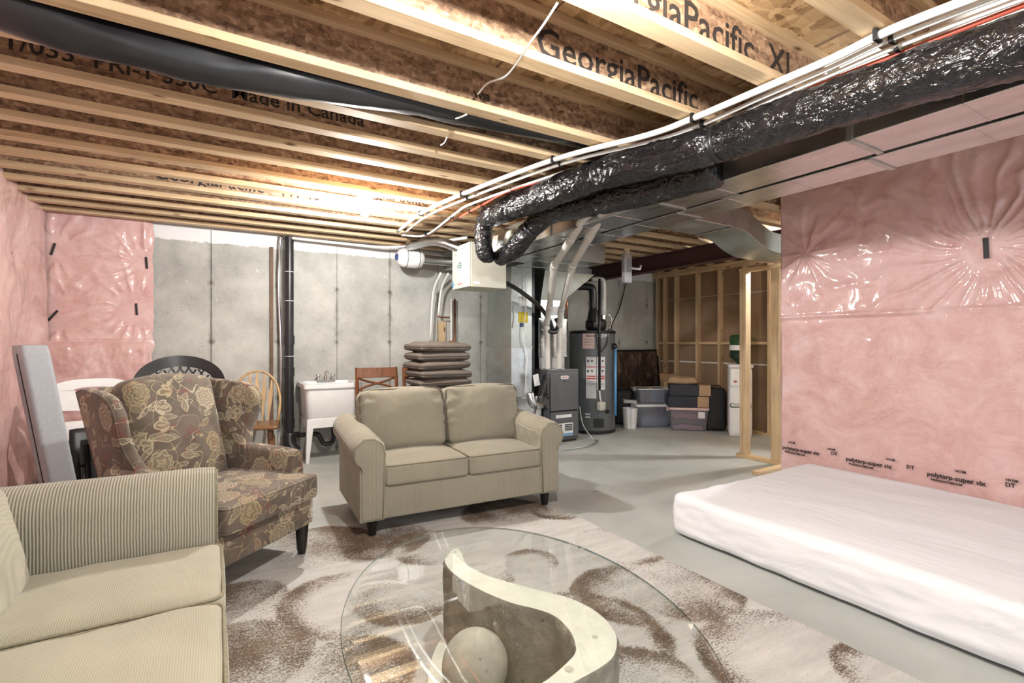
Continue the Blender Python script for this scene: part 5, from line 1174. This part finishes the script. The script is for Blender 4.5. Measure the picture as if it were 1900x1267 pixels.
# ============================================================ folded grey table leaning in the corner
ft = thing('folded_table', 'grey plastic folded table standing on end against the left pink wall', 'table', (-0.813, 4.24, 0.0), 0)
T_ = Matrix(((0.9, -0.44, -0.178, 0), (0.44, 0.9, 0.108, 0), (0, 0, 1, 0), (0, 0, 0, 1)))
MB().rbox((0, -0.058, 0.63), (0.14, 0.112, 1.255), 0.02, 14, M=T_).build('table_half', M['grey_table'], ft, True)
MB().rbox((0, 0.058, 0.63), (0.14, 0.112, 1.250), 0.02, 14, M=T_).build('table_half', M['grey_table'], ft, True)
MB().bb(-0.071, 0.071, -0.002, 0.002, 0.05, 1.2, T_).build('hinge_strip', M['tape_black'], ft)

# ============================================================ folding chairs behind the wing chair
def folding_chair(name, label, loc, rz, shell, frame, hs=1.0, lean=-0.17, group=None):
    t = thing(name, label, 'chair', loc, rz, group); A = Matrix.Rotation(lean, 4, 'X'); w_ = 0.235
    def tp(p): return A @ Vector(p)
    fr = MB().tube([tp((-w_, 0, 0.0)), tp((-w_, 0, 0.70*hs))], 0.012, 8).tube([tp((w_, 0, 0.0)), tp((w_, 0, 0.70*hs))], 0.012, 8).tube([tp((-w_, 0, 0.22)), tp((w_, 0, 0.22))], 0.009, 8)
    fr.build('frame', frame, t, True)
    MB().tube([tp((-w_+0.03, 0.03, 0.0)), tp((-w_+0.03, 0.03, 0.55)), tp((w_-0.03, 0.03, 0.55)), tp((w_-0.03, 0.03, 0.0))], 0.010, 8).build('rear_leg', frame, t, True)
    # backrest shell with a rounded top and hand slot: two strips around the slot
    top = []
    for k in range(17):
        a = lerp(180, 0, k/16); top.append((0.255*(abs(math.cos(math.radians(a)))**0.75)*math.copysign(1, math.cos(math.radians(a))), 0.86*hs+0.085*math.sin(math.radians(a))))
    prof_out = [(-0.25, 0.66*hs)]+top+[(0.25, 0.66*hs)]
    mb = MB(); inn = []
    for k in range(17):
        a = lerp(180, 0, k/16); inn.append((0.115*math.cos(math.radians(a)), 0.858*hs+0.022*math.sin(math.radians(a))))
    # upper crescent
    def strip(o_, i_):
        n_ = len(o_); vs = []
        for yy in (-0.012, 0.008): vs += [tp((x, yy+0.02*(1-(x/0.26)**2), z)) for x, z in o_]+[tp((x, yy+0.02*(1-(x/0.26)**2), z)) for x, z in i_]
        fs = []
        for k in range(n_-1):
            fs += [(k, k+1, n_+k+1, n_+k)[::-1], (2*n_+k, 2*n_+k+1, 3*n_+k+1, 3*n_+k), (k, k+1, 2*n_+k+1, 2*n_+k), (n_+k, n_+k+1, 3*n_+k+1, 3*n_+k)[::-1]]
        mb.add(vs, fs)
    strip(top, inn)
    low = [(lerp(-0.25, 0.25, k/16), 0.70*hs+0.02*abs(lerp(-1, 1, k/16))) for k in range(17)]
    inn2 = [(0.115*math.cos(math.radians(lerp(180, 0, k/16))), 0.858*hs-0.018*math.sin(math.radians(lerp(180, 0, k/16)))) for k in range(17)]
    left = top[0]; strip([(-0.255, 0.86*hs)]+inn2[1:-1]+[(0.255, 0.86*hs)], low)
    mb.build('backrest', shell, t, 'auto')
    MB().rbox((0, 0, 0), (0.40, 0.028, 0.40), 0.012, 8, M=A @ Matrix.Translation((0, -0.03, 0.47))).build('seat', shell, t, True)
    return t
wc = folding_chair('folding_chair', 'white plastic folding chair folded flat beside the grey folded table', (-0.80, 4.98, 0), math.radians(16), M['white_plastic'], M['black_plastic'], 1.06, -0.14)
for k, (x, y) in enumerate(((-0.66, 4.58), (-0.52, 4.40))):
    t = folding_chair('folding_chair', ['black metal folding chair low behind the wing chair, nearest the white one', 'black metal folding chair low behind the wing chair, nearest the viewer'][k], (x, y, 0), math.radians(20), M['black_plastic'], M['black_plastic'], 0.62, -0.25)

# ============================================================ black resin garden chair
rc = thing('garden_chair', 'black plastic garden chair with lattice oval back behind the wing chair', 'chair', (-0.24, 4.85, 0), math.radians(4))
def resin():
    mb = MB(); W_ = 0.33
    Z0, Z1 = 0.45, 1.165
    def sh(x, z): return 0.26+0.10*(z-Z0)-0.12*(x/W_)**2+0.02
    out = []; inn = []
    for k in range(33):
        a = PI*k/32; out.append((-W_*math.cos(a)*(1.0), 0.90+0.26*math.sin(a)**0.85)); inn.append((-(W_-0.075)*math.cos(a), 0.895+0.17*math.sin(a)**0.9))
    vs = []; n_ = 33
    for off in (-0.012, 0.012):
        vs += [(x, sh(x, z)+off, z) for x, z in out]+[(x, sh(x, z)+off, z) for x, z in inn]
    fs = []
    for k in range(n_-1):
        fs += [(k, k+1, n_+k+1, n_+k)[::-1], (2*n_+k, 2*n_+k+1, 3*n_+k+1, 3*n_+k), (k, k+1, 2*n_+k+1, 2*n_+k), (n_+k, n_+k+1, 3*n_+k+1, 3*n_+k)[::-1]]
    mb.add(vs, fs)
    mb.build('back_rim', M['black_plastic'], rc, 'auto')
    lt = MB()
    for s in (-1, 1):
        for k in range(-9, 10):
            # diagonal slats clipped to the inner oval
            pts = []
            for q in range(41):
                z = lerp(0.60, 1.10, q/40); x = k*0.062+s*(z-0.85)*0.62
                r_ = (x/(W_-0.07))**2+((z-0.895)/0.175)**2 if z > 0.895 else (x/(W_-0.07))**2
                if r_ < 1.0: pts.append((x, sh(x, z), z))
            if len(pts) > 2:
                for a, b in zip(pts[:-1:2], pts[2::2]+[pts[-1]]): lt.bar(a, Vector(b)+Vector((1e-5, 0, 1e-5)), 0.014, 0.020, (0, 1, 0))
    o = lt.build('lattice', M['black_plastic'], rc)
    MB().rbox((0, -0.02, 0.44), (0.50, 0.46, 0.03), 0.014, 8).build('seat', M['black_plastic'], rc, True)
    for s in (-1, 1):
        MB().rbox((0, 0, 0), (0.055, 0.5, 0.03), 0.012, 6, M=Mt((s*0.30, 0.0, 0.66))).build('armrest', M['black_plastic'], rc, True)
        MB().bar((s*0.30, 0.19, 0.65), (s*0.325, 0.215, 0.92), 0.05, 0.03).build('back_post', M['black_plastic'], rc)
        for y in (-0.22, 0.22): MB().hexa([(s*0.28-0.02, y-0.02, 0), (s*0.28+0.02, y-0.02, 0), (s*0.28+0.02, y+0.02, 0), (s*0.28-0.02, y+0.02, 0)], [(s*0.27-0.03, y-0.02, 0.65), (s*0.27+0.03, y-0.02, 0.65), (s*0.27+0.03, y+0.02, 0.65), (s*0.27-0.03, y+0.02, 0.65)]).build('leg', M['black_plastic'], rc)
resin()

# ============================================================ windsor chair
wd = thing('windsor_chair', 'oak windsor chair with arrow-shaped spindles against the concrete wall', 'chair', (0.335, 5.52, 0), math.radians(-8))
MB().rbox((0, -0.02, 0.455), (0.44, 0.42, 0.04), 0.018, 14, (0.0, 0.01, 0)).build('seat', M['oak_seat'], wd, True)
bw = 0.222
def bp(a): return (-bw*math.cos(a), 0.165+0.09*math.sin(a)**0.6+0.0, 0.475+(0.50)*math.sin(a)**0.55)
MB().tube([(-0.20, 0.15, 0.46)]+[bp(PI*k/20) for k in range(1, 20)]+[(0.20, 0.15, 0.46)], 0.0125, 10, smooth=2).build('back_bow', M['oak'], wd, True)
for k in range(5):
    x = -0.13+0.065*k; zt_ = 0.475+0.50*(1-(x/bw)**2)**0.40*0.985
    pts = [Vector((x*0.82, 0.165, 0.46)).lerp(Vector((x*1.06, 0.252, zt_)), q/10) for q in range(11)]
    ws = [0.008, 0.008, 0.010, 0.013, 0.017, 0.020, 0.021, 0.019, 0.014, 0.009, 0.007]
    mb = MB(); vs = []
    for p, w_ in zip(pts, ws): vs += [(p.x-w_, p.y-0.005, p.z), (p.x+w_, p.y-0.005, p.z), (p.x+w_, p.y+0.005, p.z), (p.x-w_, p.y+0.005, p.z)]
    mb.add(vs, [(4*i+j, 4*i+(j+1) % 4, 4*i+4+(j+1) % 4, 4*i+4+j) for i in range(10) for j in range(4)]); mb.build('spindle', M['oak'], wd, False, 0.002)
lp_ = [(0.018, 0.0), (0.021, 0.04), (0.026, 0.10), (0.020, 0.16), (0.026, 0.165), (0.021, 0.18), (0.019, 0.24), (0.028, 0.30), (0.022, 0.36), (0.026, 0.365), (0.016, 0.40), (0.014, 0.45)]
for sx in (-1, 1):
    for sy in (-1, 1):
        Tm = Mt((sx*0.19, sy*0.16, 0)) @ Matrix(((1, 0, -sx*0.14, 0), (0, 1, -sy*0.12, 0), (0, 0, 1, 0), (0, 0, 0, 1)))
        MB().lathe(lp_, (0, 0, 0), 12, Tm).build('leg', M['oak_seat'], wd, 'auto')
MB().tube([(-0.16, -0.13, 0.2), (-0.16, 0.13, 0.2)], 0.010, 8).build('stretcher', M['oak_seat'], wd, True); MB().tube([(0.16, -0.13, 0.2), (0.16, 0.13, 0.2)], 0.010, 8).build('stretcher', M['oak_seat'], wd, True); MB().tube([(-0.16, 0, 0.2), (0.16, 0, 0.2)], 0.010, 8).build('stretcher', M['oak_seat'], wd, True)

# ============================================================ two cross-back walnut chairs
def cross_chair(loc, rz, label):
    t = thing('cross_back_chair', label, 'chair', loc, rz, None); w_ = 0.215
    for s in (-1, 1):
        MB().tube([(s*w_, 0.20, 0), (s*w_, 0.19, 0.46), (s*w_*0.99, 0.21, 0.75), (s*w_*0.98, 0.25, 1.0)], 0.019, 4, smooth=3).build('rear_post', M['walnut'], t, 'auto')
        MB().hexa([(s*0.20-0.015, -0.21, 0), (s*0.20+0.015, -0.21, 0), (s*0.20+0.015, -0.18, 0), (s*0.20-0.015, -0.18, 0)], [(s*0.20-0.02, -0.22, 0.43), (s*0.20+0.02, -0.22, 0.43), (s*0.20+0.02, -0.18, 0.43), (s*0.20-0.02, -0.18, 0.43)]).build('leg', M['walnut'], t)
    MB().rbox((0, 0, 0.455), (0.45, 0.44, 0.04), 0.015, 8).build('seat', M['walnut'], t, True)
    MB().bb(-w_, w_, -0.014, 0.014, -0.055, 0.055, Mt((0, 0.237, 0.945), rx=-0.14)).build('top_rail', M['walnut'], t, False, 0.006)
    MB().bb(-w_, w_, -0.012, 0.012, -0.02, 0.02, Mt((0, 0.20, 0.60), rx=-0.1)).build('lower_rail', M['walnut'], t, False, 0.004)
    for z0, z1 in ((0.76, 0.895), (0.64, 0.775)):
        for s in (-1, 1): 
            y0_, y1_ = 0.203+0.12*(z0-0.6), 0.203+0.12*(z1-0.6)
            MB().tube([(-w_*s, y0_, z0), (-w_*s*0.45, (y0_+y1_)/2+0.0, lerp(z0, z1, 0.32)), (w_*s*0.45, (y0_+y1_)/2, lerp(z0, z1, 0.68)), (w_*s, y1_, z1)], 0.012, 4, smooth=3).build('cross_slat', M['walnut'], t, 'auto')
    return t
cross_chair((1.505, 5.20, 0), math.radians(-3), 'walnut cross-back dining chair between laundry sink and cushion stack')
cross_chair((1.975, 5.06, 0), math.radians(-4), 'walnut cross-back dining chair carrying the pile of taupe cushions')
# pile of seat cushions on the second chair
CU = [(1.855, 0.000, -0.03, 0.085), (1.87, 0.0, 0.05, 0.085), (1.855, 0, -0.02, 0.085), (1.865, 0, 0.03, 0.085), (1.88, 0, -0.04, 0.085), (1.87, 0.0, 0.02, 0.09), (1.855, 0, 0.06, 0.09), (1.86, 0, -0.03, 0.095), (1.858, 0, 0.02, 0.095)]
zc = 0.478; names = ['bottom', 'second from bottom', 'third from bottom', 'fourth from bottom', 'middle', 'fourth from top', 'third from top', 'second from top', 'topmost']
lab_c = ['lowest taupe chair cushion, flat on the walnut chair seat', 'taupe chair cushion second from the bottom of the pile', 'taupe chair cushion third from the bottom of the pile', 'taupe chair cushion fourth from the bottom of the pile', 'taupe chair cushion in the middle of the pile of nine', 'taupe chair cushion fourth from the top of the pile', 'taupe chair cushion third from the top of the pile', 'taupe chair cushion second from the top of the pile', 'topmost taupe chair cushion of the pile behind the loveseat']
for i, (x, _, rz_, h) in enumerate(CU):
    rx = (0.03, -0.02, 0.025, -0.02, 0.03, -0.025, 0.03, 0.0, -0.02)[i]*0.6
    t = thing('chair_cushion', lab_c[i], 'cushion', (x+0.155, 4.93+0.01*math.sin(i*2.1), zc+h/2), rz_, 'taupe cushions piled on the walnut chair')
    def fn(q, p, i=i):
        q = Vector(q); e = max(abs(q.x)/0.27, abs(q.y)/0.25)
        q.z *= 1-0.5*sstep(0.70, 1.0, e)*(0.75+0.35*nz(q.x*9+i, q.y*9, i)); q.z += 0.006*nz(q.x*7, q.y*7, i*3)+math.tan(rx)*q.x; return q
    MB().rbox((0, 0, 0), (0.565, 0.50, h+0.004), 0.03, 16, (0, 0, 0.006), fn).build('pad', M['taupe'], t, True)
    lp = rrect(0.565, 0.50, 0.03); MB().tube([(a, b, math.tan(rx)*a) for a, b in lp]+[(lp[0][0], lp[0][1], 0)], 0.005, 5, caps=False).build('welt', M['taupe_dark'], t, True)
    zc += h
# ============================================================ corner storage
pf = thing('framed_picture', 'large black-framed dark picture leaning on the concrete behind the bins', 'picture', (5.98, 5.93, 0.0))
A = Mt((0, 0, 0.02), rx=-0.08); hw_, hh = 0.50, 1.14
MB().bb(-hw_, hw_, 0.004, 0.012, 0.02, hh-0.02, A).build('print', M['picture'], pf)
for a, b, c, d in ((-hw_, hw_, 0, 0.03), (-hw_, hw_, hh-0.03, hh)): MB().bb(a, b, -0.012, 0.012, c, d, A).build('frame_rail', M['tape_black'], pf, False, 0.003)
for a, b in ((-hw_, -hw_+0.03), (hw_-0.03, hw_)): MB().bb(a, b, -0.012, 0.012, 0.03, hh-0.03, A).build('frame_stile', M['tape_black'], pf, False, 0.003)
DR = math.radians(-48)                                         # the row of bins faces the opening
def at(u, v, z=0.0): return PZ(u, v, z)
# waste bin
p = at(1169, 794); wbn = thing('waste_bin', 'small white tapered plastic waste bin on the floor by the water heater', 'bin', (p.x, p.y, 0))
MB().lathe([(0.085, 0.004), (0.092, 0.0), (0.112, 0.29), (0.116, 0.30), (0.112, 0.30), (0.108, 0.29), (0.088, 0.01)], (0, 0, 0), 28).build('bucket', M['white_plastic'], wbn, 'auto')
# storage bins
def bin_(loc, rz, label, w_, d_, h, mat, lidmat, contents, group=None, lid=True):
    t = thing('storage_bin', label, 'storage bin', loc, rz, group); mb = MB()
    lv_ = [(w_*0.86, d_*0.82, 0.0), (w_*0.88, d_*0.84, 0.01), (w_, d_, h-0.02)]
    vs = []; 
    for a, b, z in lv_: vs += [(x, y, z) for x, y in rrect(a, b, 0.03, 3)]
    for a, b, z in ((lv_[2][0]-0.008, lv_[2][1]-0.008, h-0.02), (lv_[1][0]-0.008, lv_[1][1]-0.008, 0.014)): vs += [(x, y, z) for x, y in rrect(a, b, 0.026, 3)]
    n_ = 16; mb.add(vs, [(j*n_+i, j*n_+(i+1) % n_, (j+1)*n_+(i+1) % n_, (j+1)*n_+i) for j in range(4) for i in range(n_)]+[tuple(range(n_-1, -1, -1)), tuple(4*n_+i for i in range(n_))])
    mb.build('tub', mat, t, 'auto')
    rim = MB(); lp = rrect(w_+0.01, d_+0.01, 0.03, 3); rim.tube([(x, y, h-0.02) for x, y in lp]+[(lp[0][0], lp[0][1], h-0.02)], 0.009, 6, caps=False); rim.build('rim', lidmat, t, True)
    if lid: MB().prism(rrect(w_+0.02, d_+0.02, 0.035), h-0.012, h+0.006).build('lid', lidmat, t, False, 0.003)
    for s in (-1, 1): MB().bb(s*(w_/2+0.012)-0.012, s*(w_/2+0.012)+0.012, -0.05, 0.05, h-0.06, h-0.005).build('handle', lidmat, t, False, 0.003)
    return t
b1p = at(1208, 793); b1 = bin_((b1p.x+0.12, b1p.y+0.14, 0), -0.45, 'clear blue-tinted bin with white lid, holding white cloth, right of waste bin', 0.56, 0.40, 0.34, M['bin_clear'], M['paper'], None)
def blobfn(q, p): 
    q = Vector(q); q.z += 0.03*nz(q.x*7, q.y*7, 2); q.x += 0.01*nz(q.y*9, q.z*9, 1); return q
MB().rbox((0.04, 0.0, 0.085), (0.44, 0.30, 0.14), 0.05, 12, (0, 0, 0.02), blobfn).build('white_cloth', M['paper'], b1, True)
b2 = bin_((b1p.x+0.14, b1p.y+0.16, 0.352), -0.45, 'open grey-lidded bin stuffed with papers and a board, stacked on the clear bin', 0.48, 0.36, 0.24, M['bin_clear'], M['pvc'], None, lid=False)
MB().bb(-0.02, 0.19, -0.10, 0.06, 0.012, 0.20).build('paper_stack', M['paper'], b2, False, 0.004); MB().bb(-0.01, 0.012, -0.16, 0.02, 0.0, 0.235, Mt((-0.08, 0.03, 0.012), ry=0.25)).build('bent_board', M['cardboard'], b2)
for k in range(4):
    t = thing('magazine', ['slanting magazine lying lowest on the clear bin beside the open bin', 'second slanting magazine from the bottom on the clear bin', 'second slanting magazine from the top on the clear bin', 'topmost slanting magazine on the clear bin by the dark picture'][k], 'magazine', (b1p.x-0.15, b1p.y+0.30, 0.352+0.012*k), -0.45, 'magazines on the clear bin')
    MB().bb(-0.11, 0.09, -0.08, 0.08, 0, 0.009, Mt((0, 0, 0), ry=0.04+0.02*k)).build('cover', M['paper'], t)
b3p = at(1285, 800); b3 = bin_((b3p.x+0.08, b3p.y+0.16, 0), -0.72, 'clear mauve-tinted bin full of folded things under the two navy boxes', 0.54, 0.38, 0.33, M['bin_pink'], M['pink_label'], None)
MB().rbox((0.0, 0.0, 0.05), (0.42, 0.27, 0.07), 0.02, 8, (0, 0, 0.005), blobfn).build('folded_cloth', M['paper'], b3, True)
MB().rbox((0.0, 0.0, 0.125), (0.43, 0.28, 0.07), 0.02, 8, (0, 0, 0.005), blobfn).build('folded_cloth', M['tank_grey'], b3, True)
MB().rbox((0.0, 0.0, 0.21), (0.44, 0.29, 0.08), 0.02, 8, (0, 0, 0.005), blobfn).build('folded_cloth', M['pink_label'], b3, True)
MB().bb(0.12, 0.21, -0.192, -0.190, 0.19, 0.28).build('bin_label', M['paper'], b3)
for k, (dz, dx) in enumerate(((0.338, 0.0), (0.505, 0.02))):
    t = thing('storage_box', ['lower navy box with kraft end on the mauve-tinted bin', 'upper navy box with kraft end on top of the pile'][k], 'box', (b3p.x+0.08+dx, b3p.y+0.17-dx, dz), -0.72-0.04*k, 'navy boxes with kraft ends')
    MB().bb(-0.28, 0.12, -0.17, 0.17, 0, 0.16).build('box_body', M['navy'], t, False, 0.004); MB().bb(0.122, 0.28, -0.165, 0.165, 0.002, 0.158).build('kraft_end', M['cardboard'], t, False, 0.004)
t = thing('paper_bag', 'crumpled brown paper bag lying on top of the navy boxes', 'bag', (b3p.x+0.06, b3p.y+0.24, 0.668), -0.72)
MB().rbox((0, 0, 0.045), (0.42, 0.24, 0.08), 0.03, 12, (0, 0, 0.02), lambda q, p: Vector(q)+Vector((0, 0, 0.03*nz(q[0]*8, q[1]*8, 1) if q[2] > 0.04 else 0))).build('bag', M['cardboard'], t, False)
cb = at(1246, 790); t = thing('cardboard_box', 'tall narrow brown cardboard box wedged between the two clear bins', 'box', (cb.x+0.22, cb.y+0.22, 0), -0.6)
MB().bb(-0.13, 0.13, -0.13, 0.13, 0, 0.66).build('box_body', M['cardboard'], t, False, 0.003)
for s in (-1, 1): MB().bb(-0.13, 0.13, -0.002, 0.002, 0, 0.12, Mt((0, s*0.13, 0.66), rx=-s*0.5)).build('flap', M['cardboard'], t)
t = thing('paper_roll', 'brown paper-wrapped roll standing on the floor between the clear bins', 'roll', (at(1244, 791).x+0.02, at(1244, 791).y+0.02, 0))
MB().lathe([(0.05, 0), (0.062, 0.05), (0.06, 0.2), (0.03, 0.30)], (0, 0, 0), 14).build('wrapping', M['cardboard'], t, 'auto')
for (u, v, w_, h_, d_, lb) in ((1330, 799, 0.26, 0.60, 0.20, 'black upright suitcase between the navy boxes and the water cooler'), (1151, 786, 0.24, 0.52, 0.26, 'black bag standing behind the waste bin next to the heater')):
    p = at(u, v); ox, oy = ((0.0, 0.03) if u > 1200 else (0.0, -0.06)); t = thing('suitcase', lb, 'suitcase', (p.x+ox, p.y+oy, 0), -0.72)
    MB().rbox((0, 0, h_/2+0.02), (w_, d_, h_), 0.035, 10, (0, 0.01, 0.005)).build('case_body', M['felt'], t, True)
    MB().tube([(-0.07, 0, h_+0.02), (-0.06, 0, h_+0.05), (0.06, 0, h_+0.05), (0.07, 0, h_+0.02)], 0.009, 8).build('handle', M['tape_black'], t, True)
    MB().bb(-w_/2+0.04, w_/2-0.04, -d_/2-0.018, -d_/2-0.004, h_*0.2, h_*0.7).build('front_pocket', M['felt'], t, False, 0.008)
    for s in (-1, 1): MB().lathe([(0.02, -0.012), (0.02, 0.012)], (s*w_*0.35, 0, 0.02), 10, None).build('wheel', M['tape_black'], t)
# ============================================================ water cooler
wcp = PD(1376, 802, 6.85); wk = thing('water_cooler', 'white water cooler with green bottle seen behind the stud frame', 'water dispenser', (6.20, 4.28, 0), math.radians(-50))
MB().rbox((0, 0, 0.475), (0.29, 0.30, 0.95), 0.03, 12, (0, 0.02, 0)).build('cabinet', M['white_plastic'], wk, True)
MB().rbox((0, -0.03, 0.955), (0.31, 0.35, 0.05), 0.02, 8).build('top_cover', M['white_plastic'], wk, True)
MB().rbox((0, -0.10, 0.80), (0.28, 0.18, 0.26), 0.03, 8).build('tap_panel', M['white_plastic'], wk, True)
MB().bb(-0.09, -0.05, -0.21, -0.17, 0.74, 0.76).build('red_tap', M['red_label'], wk, False, 0.004); MB().bb(0.05, 0.09, -0.21, -0.17, 0.74, 0.76).build('blue_tap', M['blue'], wk, False, 0.004)
MB().rbox((0, -0.12, 0.42), (0.27, 0.12, 0.07), 0.03, 8).build('drip_tray', M['galv_dull'], wk, True)
MB().lathe([(0.035, 0.0), (0.05, 0.03), (0.115, 0.08), (0.128, 0.10), (0.128, 0.16), (0.122, 0.17), (0.128, 0.18), (0.128, 0.26), (0.122, 0.27), (0.128, 0.28), (0.128, 0.37), (0.11, 0.40), (0.02, 0.405)], (0, 0, 0.98), 24).build('bottle', M['bottle'], wk, 'auto')
MB().lathe([(0.03, 0.0), (0.11, 0.08), (0.12, 0.1), (0.12, 0.2)], (0, 0, 0.982), 20).build('water', M['bottle'], wk, 'auto')
MB().lathe([(0.1305, 0.0), (0.1305, 0.07)], (0, 0, 1.17), 24).build('bottle_label', M['white_plastic'], wk, 'auto')
# ============================================================ clear sleeve hanging on the furthest ducts
p = PD(1163, 470, 5.2); t = thing('hanging_plastic_sleeve', 'clear plastic sleeve hanging below the trunk duct before the stud wall', 'sleeve', p)
MB().bb(-0.055, 0.055, -0.02, 0.02, -0.31, 0.0).build('sleeve', M['bag_clear'], t, False, 0.004); MB().bb(-0.03, 0.03, -0.012, 0.012, -0.05, 0.06).build('bracket', M['lumber_z'], t, False, 0.003)
MB().tube([(-0.02, 0, -0.02), (-0.02, 0, -0.26)], 0.012, 8).build('white_tube', M['white_plastic'], t, True); MB().bb(-0.05, 0.05, -0.018, 0.018, -0.30, -0.20).build('folded_leaflet', M['paper'], t)
MB().tube([(0.03, 0, -0.15), (0.19, 0, -0.15), (0.20, 0, -0.11)], 0.012, 8).build('side_pipe', M['pvc'], t, True)
